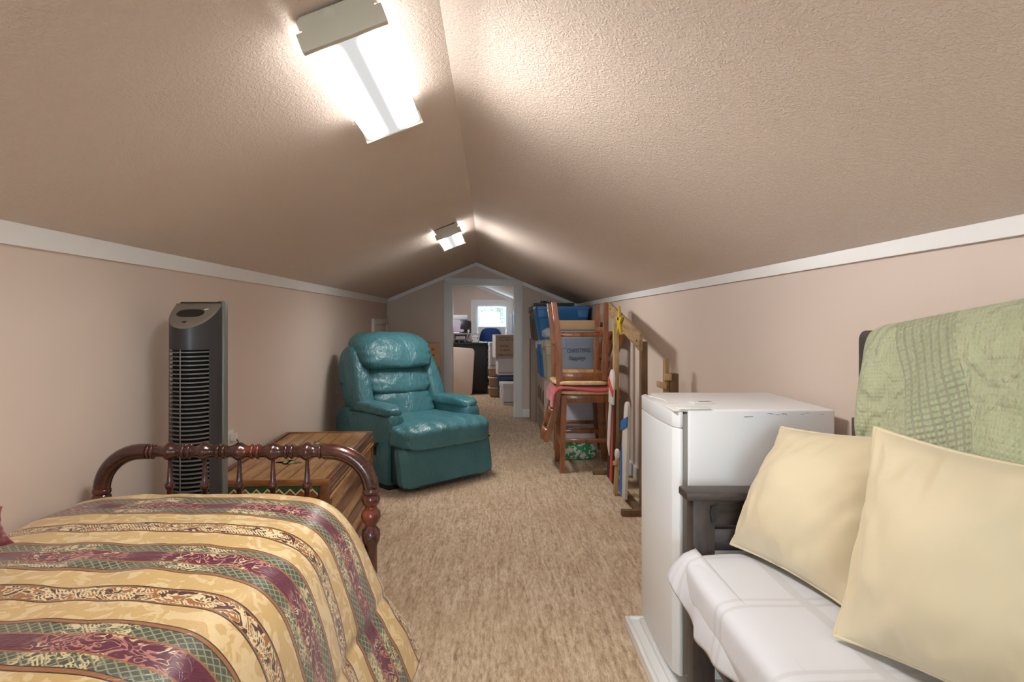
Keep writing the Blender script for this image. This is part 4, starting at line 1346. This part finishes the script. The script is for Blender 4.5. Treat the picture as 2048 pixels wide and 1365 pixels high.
M_WHITEP = plain('chalky_white_paint', srgb(206, 200, 190), .75, var=.12, vscale=25)
M_REDP = plain('coral_red_paint', srgb(196, 70, 62), .7, var=.12, vscale=20)
M_BLUEP = plain('blue_paint', srgb(44, 108, 178), .6, var=.1, vscale=20)
M_BLACKP = plain('dark_stain', srgb(58, 40, 28), .8, var=.2)
def lean_matrix(x, y, ang):
    # flat board standing on the floor at (x, y), leaning towards +x by ang
    return T(x, y, 0) @ R(ang, 'Y') @ YZ
fg = thing('yard_figure', 'flat wooden figure with white rounded head and coral red body', 'wooden figure', (.80, 4.2, .035), group='flat painted yard figures')
Mf = T(0, 0, .037) @ lean_matrix(.818, 4.22, .035)
head = [(-.075, .52)] + [(.075 * math.cos(a) * -1, .68 + .075 * math.sin(a)) for a in [PI * k / 14 for k in range(15)]] + [(.075, .52)]
mb = MB(); mb.prism([(-.10, 0), (.10, 0), (.085, .35), (.06, .62), (-.06, .62), (-.085, .35)], -.016, 0, Mf, bev=.002); bd_ = mb.build('body_board', M_BLACKP, fg)
mb = MB(); mb.prism([(-.095, .005), (-.03, .005), (-.035, .30), (-.05, .50), (-.075, .36)], -.022, -.016, Mf); mb.build('red_panel', M_REDP, fg)
mb = MB(); mb.prism([(.02, .16), (.10, .22), (.095, .42), (.06, .58), (.01, .50)], -.022, -.016, Mf); mb.build('white_panel', M_WHITEP, fg)
mb = MB(); mb.prism(head, -.028, -.014, Mf, bev=.003); mb.build('head_board', M_WHITEP, fg)
mb = MB(); mb.prism([(-.082, .575), (.085, .655), (.085, .70), (-.082, .62)], -.034, -.027, Mf); mb.build('red_band', M_REDP, fg)

fg2 = thing('yard_figure', 'flat wooden figure painted white with a blue scarf and blue foot', 'wooden figure', (.81, 3.78, .035), group='flat painted yard figures')
Mf = T(0, 0, .037) @ lean_matrix(.820, 3.80, .04)
out = [(-.06, 0), (.07, 0), (.085, .20), (.072, .40), (.055, .50)] + [(.055 * math.cos(a), .535 + .055 * math.sin(a)) for a in [PI * k / 10 for k in range(11)]] + [(-.055, .50), (-.07, .30)]
mb = MB(); mb.prism(out, -.018, 0, Mf, bev=.003); mb.build('body_board', M_WHITEP, fg2)
mb = MB(); mb.prism([(-.062, .445), (.10, .395), (.10, .455), (-.062, .505)], -.025, -.017, Mf); mb.build('blue_scarf', M_BLUEP, fg2)
mb = MB(); mb.prism([(.075, .01), (.02, .01), (.03, .14), (.060, .30), (.078, .20)], -.024, -.017, Mf); mb.build('blue_panel', M_BLUEP, fg2)

fg3 = thing('yard_figure', 'short brown stick figure with white tuft between the red and blue figures', 'wooden figure', (.78, 3.99, 0), group='flat painted yard figures')
Mf = lean_matrix(.806, 3.98, .05)
mb = MB(); mb.prism([(-.03, 0), (.03, 0), (.03, .24), (-.03, .24)], -.020, 0, Mf, bev=.002); mb.build('stick_board', M_LUMBER, fg3)
mb = MB(); mb.prism([(-.05, .20), (.04, .18), (.04, .21), (-.05, .235)], -.030, -.018, Mf, bev=.002); mb.build('arm_board', M_LUMBER, fg3)
mb = MB(); mb.sq((0, 0, 0), (.07, .065, .03), 2.6, 6, None, Mf @ T(0, .265, -.012)); mb.build('tuft', M_WHITEP, fg3, smooth=180)

fg4 = thing('wooden_post', 'short lumber post figure with crosspiece behind the refrigerator', 'wooden figure', (.95, 3.30, 0))
mb = MB(); mb.box(.905, .930, 3.235, 3.270, 0, .928, bev=.002); mb.build('post', M_LUMBER, fg4)
mb = MB(); mb.box(.930, .975, 3.22, 3.255, 0, .850, bev=.002); mb.build('post', M_LUMBERD, fg4)
mb = MB(); mb.box(.888, .906, 3.20, 3.33, .77, .80, bev=.002); mb.build('crosspiece', M_LUMBER, fg4)
mb = MB(); mb.box(.900, .935, 3.205, 3.236, .815, .850, bev=.003); mb.build('joint_block', M_LUMBER, fg4)
mb = MB(); mb.box(.86, 1.0, 3.23, 3.26, 0, .03, M=T(0, -.03, 0), bev=.002); mb.build('foot', M_LUMBERD, fg4)
# ---------------------------------------------------------------- storage bins and boxes right of the door
M_BLUET = plain('blue_tote_plastic', srgb(54, 116, 172), .45, var=.06)
M_BLUETD = plain('dark_blue_tote_plastic', srgb(38, 66, 104), .45, var=.06)
M_GREYT = plain('grey_tote_plastic', srgb(140, 152, 166), .5, var=.04)
M_LGREYT = plain('pale_grey_lid_plastic', srgb(186, 196, 206), .45, var=.04)
M_BEIGET = plain('beige_tote_plastic', srgb(178, 168, 146), .5, var=.05)
M_OLIVET = plain('olive_tote_plastic', srgb(96, 90, 74), .5, var=.06)
M_DGREYT = plain('dark_grey_lid', srgb(72, 76, 80), .5)

def make_tote(name, label, w, d, h, mat, lidmat, group, lid=True, taper=.88):
    root = thing(name, label, 'storage bin', local=True, group=group)
    n = 5
    def rr(sx, sy, r=.04):
        out = []
        for (cx, cy, a0) in ((sx / 2 - r, sy / 2 - r, 0), (-sx / 2 + r, sy / 2 - r, PI / 2), (-sx / 2 + r, -sy / 2 + r, PI), (sx / 2 - r, -sy / 2 + r, 1.5 * PI)):
            for k in range(n):
                a = a0 + PI / 2 * k / (n - 1)
                out.append((cx + r * math.cos(a), cy + r * math.sin(a)))
        return out
    def loft(rings, nme, par, m):
        mb = MB(); vs = []; fs = []
        for out, z in rings: vs += [(x, y, z) for x, y in out]
        c = len(rings[0][0])
        for i in range(len(rings) - 1):
            for k in range(c):
                k2 = (k + 1) % c
                fs.append((i * c + k, i * c + k2, (i + 1) * c + k2, (i + 1) * c + k))
        fs.append(tuple(reversed(range(c)))); fs.append(tuple(range((len(rings) - 1) * c, len(rings) * c)))
        mb.add(vs, fs)
        return mb.build(nme, m, par, smooth=40)
    hl = h - (.03 if lid else 0)
    body = loft([(rr(w * taper, d * taper), 0), (rr(w * .955, d * .955), hl - .075), (rr(w * .97, d * .97), hl - .07), (rr(w * .975, d * .975), hl)], 'tub', root, mat)
    loft([(rr(w * .975, d * .975), hl - .032), (rr(w, d), hl - .030), (rr(w, d), hl - .008), (rr(w * .985, d * .985), hl)], 'rim', root, mat)
    # raised corner pads and ribs on the front face
    for s in (-1, 1):
        mb = MB(); mb.box(s * w * .36 - .05, s * w * .36 + .05, -d * .487 - .004, -d * .44, hl - .115, hl - .034, bev=.006); mb.build('handle_pad', mat, root)
        k = taper
        for sx in (-1, 1):
            x = sx * w * .48
            mb = MB(); mb.tube([(sx * w * taper / 2 * .998, s * d * .22, .02), (sx * w * .955 / 2, s * d * .24, hl - .08)], .008, 6); mb.build('side_rib', mat, root)
    if lid:
        L_ = loft([(rr(w * 1.01, d * 1.01), hl - .004), (rr(w * 1.01, d * 1.01), hl + .016), (rr(w * .97, d * .97), hl + .022), (rr(w * .90, d * .90), hl + .022), (rr(w * .88, d * .88), hl + .030)], 'lid', root, lidmat)
        for s in (-1, 1):
            mb = MB(); mb.box(s * w * .505 - .008, s * w * .505 + .008, -.05, .05, hl - .05, hl + .018, bev=.003); mb.build('latch', lidmat, root)
    return root
GB = 'plastic storage bins by the door'
def put(o, x, y, z, rz=0.0):
    o.location = (x, y, z); o.rotation_euler = (0, 0, rz); return o

def cardboard(name, col, rough=.85):
    return plain(name, col, rough, var=.06, vscale=8, bump=.08, bscale=120)
M_CARD = cardboard('brown_cardboard', srgb(168, 130, 92))
M_CARD2 = cardboard('tan_cardboard', srgb(196, 158, 116))
M_CARD3 = cardboard('grey_brown_cardboard', srgb(172, 154, 138))
M_PRINT = plain('box_print', srgb(84, 68, 58), .85)
M_TAPE = plain('clear_tape', srgb(214, 200, 176), .3)
M_WBOX = cardboard('white_box_board', srgb(206, 202, 206))

def make_box(name, label, w, d, h, mat, group=None, tape=True, flaps=True):
    root = thing(name, label, 'box', local=True, group=group)
    mb = MB(); mb.box(-w / 2, w / 2, -d / 2, d / 2, 0, h - .003, bev=.003); mb.build('carton', mat, root)
    if flaps:
        for s in (-1, 1):
            a, b = (-d / 2, -.0015) if s < 0 else (.0015, d / 2)
            mb = MB(); mb.box(-w / 2, w / 2, a, b, h - .003, h, bev=.001); mb.build('flap', mat, root)
    if tape:
        mb = MB(); mb.box(-w / 2 - .0006, w / 2 + .0006, -.025, .025, h - .06, h + .0006); mb.build('tape', M_TAPE, root, smooth=0)
    return root

# cardboard moving carton on the floor
bx = make_box('cardboard_box', 'printed cardboard carton on the floor under the beige bin', .50, 1.10, .560, M_CARD3, tape=False)
put(bx, .735, 6.33, 0)
for (y0, y1, z0, z1) in ((-.52, -.30, .30, .50), (-.24, -.05, .30, .50), (.0, .2, .30, .5)):
    for r in range(3):
        mb = MB(); mb.box(-.2508, -.2500, y0 + .07 * r, y0 + .05 + .07 * r, z0 + .02, z1 - .03 - .02 * r); mb.build('printed_mark', M_PRINT, bx, smooth=0)
for k in range(6):
    mb = MB(); mb.box(-.2508, -.2500, -.52, .1 + .03 * (k % 3), .05 + .035 * k, .062 + .035 * k); mb.build('printed_line', M_PRINT, bx, smooth=0)

t = make_tote('storage_bin', 'beige lidded storage bin on the printed carton, left of the grey bin', .50, .34, .385, M_BEIGET, M_BEIGET, GB); put(t, .735, 5.96, .560)
t = make_tote('storage_bin', 'blue lidded storage bin under the big open blue bin', .52, .40, .365, M_BLUET, M_LGREYT, GB); put(t, .715, 6.345, .560)
t = make_tote('storage_bin', 'big royal blue storage bin without lid on top of the pile', .55, .44, .345, M_BLUET, M_BLUET, GB, lid=False, taper=.80); put(t, .700, 6.33, .9255)
t = make_tote('storage_bin', 'olive storage bin at the back of the pile beside the door casing', .46, .30, .36, M_OLIVET, M_OLIVET, GB); put(t, .635, 6.73, .925)
bk = make_box('cardboard_box', 'plain cardboard carton at the back of the bin pile', .46, .26, .92, M_CARD3, tape=False); put(bk, .66, 7.015, 0)
# grey bin in front
sup = make_box('cardboard_box', 'white carton on the floor beneath the grey bin behind the stools', .42, .34, .60, M_WBOX, tape=False); put(sup, .765, 5.585, 0)
t = make_tote('storage_bin', 'grey storage bin with handwriting on its front behind the stools', .47, .36, .425, M_GREYT, M_LGREYT, GB); put(t, .770, 5.60, .600)
tilt = math.atan((.955 - .88) * .36 / 2 / .325)
MT = T(.03, -.1725, .255) @ R(PI / 2 - -tilt * 1.0, 'X')
text_part('CHRISTMAS', .055, T(-.012, -.1745, .262) @ R(PI / 2 + tilt, 'X') @ R(.03, 'Z'), M_MARKER, t, 'handwriting', shear=.15, xscale=.72)
text_part('Nappings', .056, T(-.025, -.1705, .195) @ R(PI / 2 + tilt, 'X') @ R(.03, 'Z'), M_MARKER, t, 'handwriting', shear=.25, xscale=.72)
# things lying on the grey bin
fb = make_box('flat_box', 'shallow tan cardboard box lying on the grey bin', .38, .26, .085, M_CARD2, tape=False); put(fb, .775, 5.615, 1.046, -.05)
fo = thing('paper_folder', 'pale flat folder between the grey bin lid and the shallow box', 'folder', (.76, 5.58, 1.0255))
mb = MB(); mb.box(-.215, .215, -.15, .15, 0, .010, M=T(.765, 5.575, 1.0265) @ R(.04, 'Z'), bev=.002); mb.build('folder_cover', plain('pale_card', srgb(176, 172, 150), .6), fo)
mb = MB(); mb.box(-.19, .19, -.14, .14, .0105, .018, M=T(.765, 5.58, 1.0265) @ R(-.03, 'Z'), bev=.002); mb.build('blue_sheet', M_BLUET, fo)
# crumpled clear bag on the beige bin
N = NT('clear_plastic'); N.b.inputs['Base Color'].default_value = (.8, .82, .84, 1); N.b.inputs['Roughness'].default_value = .2; N.b.inputs['Alpha'].default_value = .45
M_CLEAR = N.m
bag = MB()
bag.sq((.60, 5.94, 1.005), (.24, .22, .115), 2.6, 12, lambda p: (p.x + .02 * nz(p.y * 22, p.z * 22, 1), p.y + .02 * nz(p.x * 22, p.z * 22, 2), p.z + .018 * nz(p.x * 20, p.y * 20, 3) * (1 if p.z > -.03 else .1)))
o = bag.build('plastic_bag', M_CLEAR, None, smooth=40); tag(o, 'crumpled clear plastic bag on the beige bin', 'bag')
# grey tray and garland on the olive bin
M_GARL = plain('garland_green', srgb(34, 66, 36), .8)
gt = thing('shallow_tray', 'dark grey shallow tray topping the olive bin', 'tray', (.66, 6.72, 1.286))
mb = MB(); mb.box(.44, .88, 6.60, 6.86, 1.2865, 1.300, bev=.003); mb.build('tray_floor', M_DGREYT, gt)
for (a, b, c_, d_) in ((.44, .452, 6.60, 6.86), (.868, .88, 6.60, 6.86), (.452, .868, 6.60, 6.612), (.452, .868, 6.848, 6.86)):
    mb = MB(); mb.box(a, b, c_, d_, 1.300, 1.318, bev=.002); mb.build('tray_side', M_OLIVET, gt)
gar = thing('garland', 'small tuft of green garland in the shallow tray', 'garland', (.56, 6.66, 1.301))
random.seed(11)
for k in range(26):
    a = random.random() * 2 * PI; r = random.random() * .05
    p0 = Vector((.565 + r * math.cos(a), 6.68 + r * math.sin(a) * .6, 1.3015)); d_ = Vector((random.uniform(-1, 1) * .03, random.uniform(-1, 1) * .02, .02 + random.random() * .025))
    mb = MB(); mb.tube([p0, p0 + d_ * .6 + Vector((0, 0, .008)), p0 + d_], [.004, .005, .001], 5); mb.build('sprig', M_GARL, gar)
# green and white cloth bundle on the floor behind the stools
N = NT('green_print_cloth'); co = N.coord()
N.base(N.mix(N.step(N.noise(co, 30, 2), .48, .52), srgb(210, 214, 200), srgb(60, 150, 96))); N.b.inputs['Roughness'].default_value = .9
bagm = MB()
bagm.sq((.69, 5.00, .075), (.30, .14, .15), 2.8, 12, lambda p: (p.x + .014 * nz(p.y * 14, p.z * 14, 1), p.y + .014 * nz(p.x * 14, p.z * 14, 2), p.z + (.016 * nz(p.x * 12, p.y * 12, 3) if p.z > -.05 else 0)))
o = bagm.build('cloth_bundle', N.m, None, smooth=180); tag(o, 'green and white printed cloth bundle on the floor behind the stools', 'cloth')

# ---------------------------------------------------------------- behind the recliner
hard = thing('hard_case', 'black rigid case with a glossy blue stripe between recliner and door', 'case', (-.80, 6.55, 0))
def wcase(p): return (p.x, p.y, p.z)
mb = MB(); mb.sq((-.815, 6.55, .315), (.50, .42, .63), 12, 10); cs = mb.build('case_shell', plain('ribbed_black_shell', (.012, .012, .014, 1), .3, bump=.3, bscale=40), hard, smooth=60)
for k in range(5):
    x = -1.0 + k * .09
    mb = MB(); mb.tube([(x, 6.345, .10), (x, 6.338, .55), (x, 6.40, .634), (x, 6.70, .634)], .006, 6); mb.build('shell_rib', M_BLACKPL, cs)
mb = MB(); mb.tube([(-.72, 6.336, .50), (-.66, 6.332, .515), (-.60, 6.333, .56), (-.575, 6.345, .585)], [.012, .02, .022, .008], 8, flat=.4); mb.build('blue_stripe', plain('glossy_blue', srgb(96, 150, 220), .15), cs, smooth=180)
mb = MB(); mb.tube([(-.72, 6.335, .46), (-.65, 6.332, .475), (-.585, 6.34, .53)], .005, 6, flat=.5); mb.build('white_stripe', M_WHITE_PL, cs, smooth=180)
cb = make_box('cardboard_box', 'small brown cardboard box standing on the black case', .30, .24, .250, M_CARD2); put(cb, -.72, 6.50, .6415, .22)
for k in range(3):
    mb = MB(); mb.box(.06, .09, -.1208, -.1200, .05 + .06 * k, .08 + .06 * k); mb.build('orange_print', plain('orange_print', srgb(176, 96, 30), .8), cb, smooth=0)
mb = MB(); mb.box(-.055, -.01, -.1208, -.1200, .03, .235); mb.build('shipping_label', M_WHITE_PL, cb, smooth=0)

# ---------------------------------------------------------------- room beyond the door
M_BLKD = plain('black_desk_laminate', (.014, .014, .016, 1), .45, var=.1)
desk = thing('desk', 'black desk seen end-on through the doorway', 'desk', (-.5, 9.9, 0))
mb = MB(); mb.box(-1.00, -.078, 9.42, 10.20, .755, .785, bev=.003); mb.build('desktop', M_BLKD, desk)
for (a, b, c_, d_) in ((-1.0, -.08, 9.43, 9.455), (-1.0, -.08, 10.165, 10.19)):
    mb = MB(); mb.box(a, b, c_, d_, 0, .755, bev=.002); mb.build('end_panel', M_BLKD, desk)
mb = MB(); mb.box(-.98, -.95, 9.455, 10.165, .2, .755); mb.build('modesty_panel', M_BLKD, desk, smooth=0)
tb = thing('folding_table', 'folded cream plastic table standing on edge against the black desk', 'table', (-.55, 9.30, 0))
def rr2(w, h, r, n=7):
    out = []
    for (cx, cy, a0) in ((w / 2 - r, h - r, 0), (-w / 2 + r, h - r, PI / 2), (-w / 2 + r, r, PI), (w / 2 - r, r, 1.5 * PI)):
        for k in range(n):
            a = a0 + PI / 2 * k / (n - 1)
            out.append((cx + r * math.cos(a), cy + r * math.sin(a)))
    return out
ML = T(-.66, 9.29, .005) @ R(-.06, 'X') @ R(.06, 'Y') @ XZ
mb = MB(); mb.prism(rr2(.70, .72, .06), -.02, .02, ML, bev=.010); mb.build('table_top', plain('cream_plastic', srgb(222, 205, 192), .5, var=.03), tb)
mb = MB(); mb.prism(rr2(.66, .68, .05), .022, .040, ML @ T(0, .02, 0)); mb.build('folded_leaf', M_WHITE_PL, tb)
for s in (-1, 1):
    mb = MB(); mb.tube([ML @ Vector((s * .28, .06, .05)), ML @ Vector((s * .28, .64, .05))], .010, 8); mb.build('leg', M_CHROME, tb)
# wire desk shelf
M_WIRE = plain('silver_tube', srgb(176, 176, 182), .35, metal=.7)
ws = thing('desk_shelf', 'silver metal printer stand on the black desk', 'shelf', (-.47, 9.8, .786))
mb = MB(); mb.box(-.66, -.33, 9.55, 9.90, .915, .928, bev=.003); mb.build('shelf_board', M_WIRE, ws)
mb = MB(); mb.box(-.68, -.33, 9.56, 9.90, .825, .832, bev=.002); mb.build('shelf_board', M_WIRE, ws)
for (x0, x1) in ((-.60, -.60), (-.36, -.43)):
    for y in (9.58, 9.88):
        mb = MB(); mb.tube([(x0, y, .915), (x1, y, .787)], .008, 8); mb.build('leg', M_WIRE, ws)
mb = MB(); mb.tube([(-.52, 9.58, .825), (-.52, 9.58, .787)], .007, 8); mb.build('leg', M_WIRE, ws)
M_REDB = plain('red_cover', srgb(132, 34, 44), .6); M_DARKB = plain('dark_cover', srgb(34, 32, 42), .6)
for (x0, x1, y0, z0, h, m, lb) in ((-.65, -.51, 9.58, .9285, .025, M_REDB, 'red covered book on the silver printer stand'), (-.66, -.62, 9.57, .8325, .075, M_WHITE_PL, 'white book upright on the lower shelf of the silver stand'),
                                  (-.58, -.42, 9.60, .8325, .06, M_DARKB, 'dark book lying in the silver printer stand')):
    b_ = thing('book', lb, 'book', ((x0 + x1) / 2, y0 + .1, z0), group='books on the printer stand')
    mb = MB(); mb.box(x0, x1, y0, y0 + .22, z0, z0 + h, bev=.002); mb.build('book_cover', m, b_)
    mb = MB(); mb.box(x0 + .004, x1 - .004, y0 - .0006, y0 + .2, z0 + h * .15, z0 + h * .85); mb.build('pages', M_WHITE_PL, b_, smooth=0)
for k in range(5):
    w0 = .012 * math.sin(k * 2.1)
    b_ = thing('binder', ['dark binder at the bottom of the pile on the desk', 'grey binder second in the pile on the desk', 'dark binder in the middle of the desk pile', 'pale binder fourth in the desk pile', 'dark binder on top of the desk pile'][k], 'binder', (-.28, 9.6, .786 + .026 * k), group='binders piled on the desk')
    mb = MB(); mb.box(-.315 + w0, -.215 + w0, 9.46, 9.70, .7865 + .026 * k, .8115 + .026 * k, bev=.002); mb.build('binder_cover', [M_DARKB, M_LGREYT, M_DARKB, M_WHITE_PL, M_DARKB][k], b_)
    mb = MB(); mb.box(-.311 + w0, -.219 + w0, 9.459, 9.69, .790 + .026 * k, .808 + .026 * k); mb.build('pages', M_WHITE_PL, b_, smooth=0)
mon = thing('monitor', 'small dark tilted monitor on the silver printer stand', 'monitor', (-.42, 9.72, .928))
mb = MB(); mb.box(-.075, .075, -.012, .012, -.075, .075, M=T(-.425, 9.70, 1.055) @ R(.16, 'Y') @ R(-.25, 'X'), bev=.004); mb.build('screen_body', M_BLACKPL, mon)
mb = MB(); mb.box(-.355, -.335, 9.70, 9.73, .93, 1.10, bev=.003); mb.build('side_arm', M_DARKPL, mon)
mb = MB(); mb.lathe([(.07, .9287), (.07, .94), (.03, .955), (.02, 1.0)], 20, M=T(-.425, 9.72, 0)); mb.build('stand', M_BLACKPL, mon)
mb = MB(); mb.box(-.385, -.372, 9.60, 9.72, .929, .985, bev=.003); mb.build('white_bracket', M_WHITE_PL, mon)
spk = thing('speaker', 'slim black speaker at the left end of the silver stand', 'speaker', (-.685, 9.72, .786))
mb = MB(); mb.box(-.715, -.690, 9.64, 9.76, .787, 1.14, bev=.004); mb.build('cabinet', M_BLACKPL, spk)
mb = MB(); mb.box(-.712, -.693, 9.637, 9.641, .80, 1.12); mb.build('grille', M_DARKPL, spk)
wb = make_box('banker_box', 'lavender white carton with blue flap behind the desk monitor', .36, .30, .36, plain('lavender_board', srgb(190, 178, 200), .8), group='white file boxes', tape=False); put(wb, -.60, 10.07, .786)
mb = MB(); mb.box(-.185, .185, -.155, .155, .36, .43, bev=.003); mb.build('box_lid', M_WBOX, wb)
mb = MB(); mb.box(.08, .20, -.17, -.152, .335, .358, bev=.003); mb.build('blue_flap', M_BLUET, wb)

# blue office chair
oc = thing('office_chair', 'blue upholstered office chair in front of the far window', 'chair', (-.03, 10.55, 0))
M_BLUEF = plain('blue_upholstery', srgb(30, 66, 128), .85, bump=.15, bscale=150, sheen=.3)
mb = MB(); mb.sq((-.03, 10.42, .82), (.38, .07, .36), 3.6, 12, lambda p: (p.x * (1 - .14 * (p.z / .18)), p.y - .025 * (1 - (p.x / .19) ** 2), p.z)); mb.build('backrest', M_BLUEF, oc, smooth=180)
mb = MB(); mb.sq((-.03, 10.66, .47), (.46, .44, .08), 4, 10); mb.build('seat', M_BLUEF, oc, smooth=180)
mb = MB(); mb.tube([(-.03, 10.46, .80), (-.03, 10.47, .55), (-.03, 10.55, .43)], .016, 8); mb.build('back_bar', M_BLACKPL, oc)
mb = MB(); mb.lathe([(.03, .06), (.03, .25), (.02, .26), (.02, .44)], 14, M=T(-.03, 10.66, 0)); mb.build('gas_lift', M_BLACKPL, oc)
for k in range(5):
    a = 2 * PI * k / 5 + .3
    mb = MB(); mb.tube([(-.03, 10.66, .10), (-.03 + .25 * math.cos(a), 10.66 + .25 * math.sin(a), .065)], [.022, .014], 8); mb.build('base_arm', M_BLACKPL, oc)
    mb = MB(); mb.lathe([(.024, -.012), (.026, 0), (.024, .012)], 12, M=T(-.03 + .25 * math.cos(a), 10.66 + .25 * math.sin(a), .0265) @ R(PI / 2, 'X')); mb.build('caster', M_BLACKPL, oc)

# file boxes, bins and baskets on the right of the doorway view
def banker(label, w, d, h, x, y, z, rz, lidh=.055):
    root = thing('banker_box', label, 'box', local=True, group='white file boxes')
    mb = MB(); mb.box(-w / 2, w / 2, -d / 2, d / 2, 0, h - .008, bev=.003); body = mb.build('carton', M_WBOX, root)
    mb = MB(); mb.box(-w / 2 - .006, w / 2 + .006, -d / 2 - .006, d / 2 + .006, h - lidh, h, bev=.003); mb.build('box_lid', M_WBOX, root)
    for zz in (.03,):
        mb = MB(); mb.box(-w / 2 + .004, w / 2 - .004, -d / 2 - .0008, -d / 2, zz, zz + .008); mb.build('printed_line', M_DARKB, root, smooth=0)
    mb = MB(); mb.prism([(-w / 2 - .0008, 0)] and [(.03 * math.cos(a), .014 * math.sin(a)) for a in [2 * PI * k / 16 for k in range(16)]], 0, .0008, T(-w / 2, 0, h * .62) @ R(PI / 2, 'Z') @ R(PI / 2, 'X') @ R(0, 'Z')); mb.build('hand_hole', M_INK, root, smooth=0)
    mb = MB(); mb.prism([(.022 * math.cos(a), .012 * math.sin(a)) for a in [2 * PI * k / 16 for k in range(16)]], 0, .0008, T(-w / 2, -d * .22, h * .22) @ R(PI / 2, 'Z') @ R(PI / 2, 'X')); mb.build('printed_seal', M_DARKB, root, smooth=0)
    mb = MB(); mb.prism([(.022 * math.cos(a), .012 * math.sin(a)) for a in [2 * PI * k / 16 for k in range(16)]], 0, .0008, T(w * .34, -d / 2 - .0012, .034) @ R(PI / 2, 'X')); mb.build('printed_seal', M_DARKB, root, smooth=0)
    put(root, x, y, z, rz); return root
banker('white file box on the carpet nearest the doorway', .36, .30, .285, .300, 8.37, 0, .16)
tt_ = make_tote('storage_bin', 'dark blue storage bin under the file boxes beyond the doorway', .52, .40, .36, M_BLUETD, M_BLUETD, 'plastic storage bins beyond the doorway'); put(tt_, .335, 8.80, 0, .10)
banker('white file box stacked on the dark blue bin, under the moving carton', .40, .32, .235, .262, 8.74, .363, .10)
mv = make_box('moving_carton', 'grey-brown moving carton with upside-down black lettering', .45, .34, .325, M_CARD3, tape=False); put(mv, .245, 8.74, .600, .13)
mb = MB(); mb.box(-.2262, -.2252, -.165, .165, .004, .32); mb.build('painted_lit_side', M_WBOX, mv, smooth=0)  # white sheet paints the light falling on the carton's left face
def mtext(s, size, x, z, xs=1.0):
    text_part(s, size, T(x, -.1706, z) @ R(PI / 2, 'X') @ R(PI, 'Z'), M_INK, mv, 'lettering', xscale=xs)
mtext('TWO MEN', .046, -.085, .050, 1.02); mtext('AND A', .042, -.095, .115); mtext('TRUCK', .042, -.105, .170, .95)
mtext('Movers Who Care', .036, -.045, .258, 1.0); mb = MB(); mb.box(-.17, -.02, -.1712, -.1702, .289, .296); mb.build('fine_print_line', M_PRINT, mv, smooth=0)
# the carton's line-drawn truck emblem
for (cx, cz, r) in ((.055, .085, .030), (.055, .135, .022), (.10, .085, .030)):
    mb = MB(); mb.tube([(cx + r * math.cos(a), -.1712, cz + r * math.sin(a)) for a in [2 * PI * k / 20 for k in range(20)]], .0022, 6, closed=True); mb.build('emblem_line', M_INK, mv)
mb = MB(); mb.tube([(.055, -.1712, .157), (.055, -.1712, .200), (.085, -.1712, .225)], .0026, 6); mb.build('emblem_line', M_INK, mv)
# wicker laundry baskets, nested in a stack
M_WICK = plain('tan_wicker', srgb(168, 136, 112), .8, var=.25, vscale=120, bump=.5, bscale=160)
M_WICKR = plain('pale_basket_rim', srgb(206, 184, 168), .6, var=.1)
for k, (z0, z1, lb) in enumerate(((0, .140, 'lowest tan basket in the stack beside the dark blue bin'), (.146, .290, 'middle tan basket in the stack beside the dark blue bin'), (.297, .428, 'topmost tan basket under the white file box'))):
    r = thing('basket', lb, 'basket', (.03, 9.13, z0), group='stacked tan baskets')
    mb = MB(); mb.sq((.045, 9.13, (z0 + z1) / 2), (.19, .26, z1 - z0), 10, 6, lambda p, h=z1 - z0: (p.x * (1 + .18 * p.z / h), p.y * (1 + .12 * p.z / h), p.z)); mb.build('weave', M_WICK, r)
    ringp = [(.045 + .105 * math.copysign(abs(math.cos(a)) ** .4, math.cos(a)), 9.13 + .139 * math.copysign(abs(math.sin(a)) ** .4, math.sin(a)), z1 - .004) for a in [2 * PI * j / 36 for j in range(36)]]
    mb = MB(); mb.tube(ringp, .010, 8, closed=True); mb.build('basket_rim', M_WICKR, r, smooth=180)
banker('white file box on the stacked tan baskets', .17, .26, .37, .035, 9.13, .436, .10)
banker('white file box at the bottom of the tall stack near the far window', .36, .32, .31, .50, 9.75, 0, .05)
banker('white file box second from the floor in the tall stack', .36, .32, .31, .50, 9.75, .311, .0)
banker('white file box third from the floor in the tall stack', .36, .32, .30, .49, 9.75, .622, .06)
bb = make_box('banker_box', 'pale blue carton on top of the tall stack near the window', .38, .30, .31, plain('pale_blue_board', srgb(166, 190, 224), .8), group='white file boxes', tape=False); put(bb, .485, 9.74, .923, .03)

# ---------------------------------------------------------------- outside the window: foliage
N = NT('tree_leaves'); co = N.coord()
N.base(N.mix(N.noise(co, 6, 2), (.018, .050, .042, 1), (.060, .115, .085, 1)))
N.b.inputs['Roughness'].default_value = .5
M_LEAF = N.m
tree = thing('tree', 'leafy green tree outside the far window', 'tree', (.2, 14.5, -3.0))
mb = MB(); mb.tube([(.2, 14.6, -3.0), (.25, 14.6, -1.0), (.1, 14.6, .8), (.2, 14.7, 2.4)], [.16, .13, .10, .05], 10); mb.build('trunk', plain('bark', srgb(96, 80, 64), .9), tree)
random.seed(5)
mb = MB()
for k in range(5200):
    p = Vector((random.gauss(.1, .95), 14.5 + random.gauss(0, .5), random.gauss(1.2, .75)))
    s = random.uniform(.035, .075)
    Mx = T(*p) @ Euler((random.uniform(-1, 1), random.uniform(-1, 1), random.uniform(0, 6.3))).to_matrix().to_4x4()
    mb.add([(-s, 0, 0), (0, -s * .45, 0), (s, 0, .01), (0, s * .45, 0)], [(0, 1, 2, 3)], Mx)
lv_ = mb.build('foliage', M_LEAF, tree, smooth=0); lv_['kind'] = 'stuff'

for _o in bpy.data.objects:
    if '_w' in _o:
        del _o['_w']
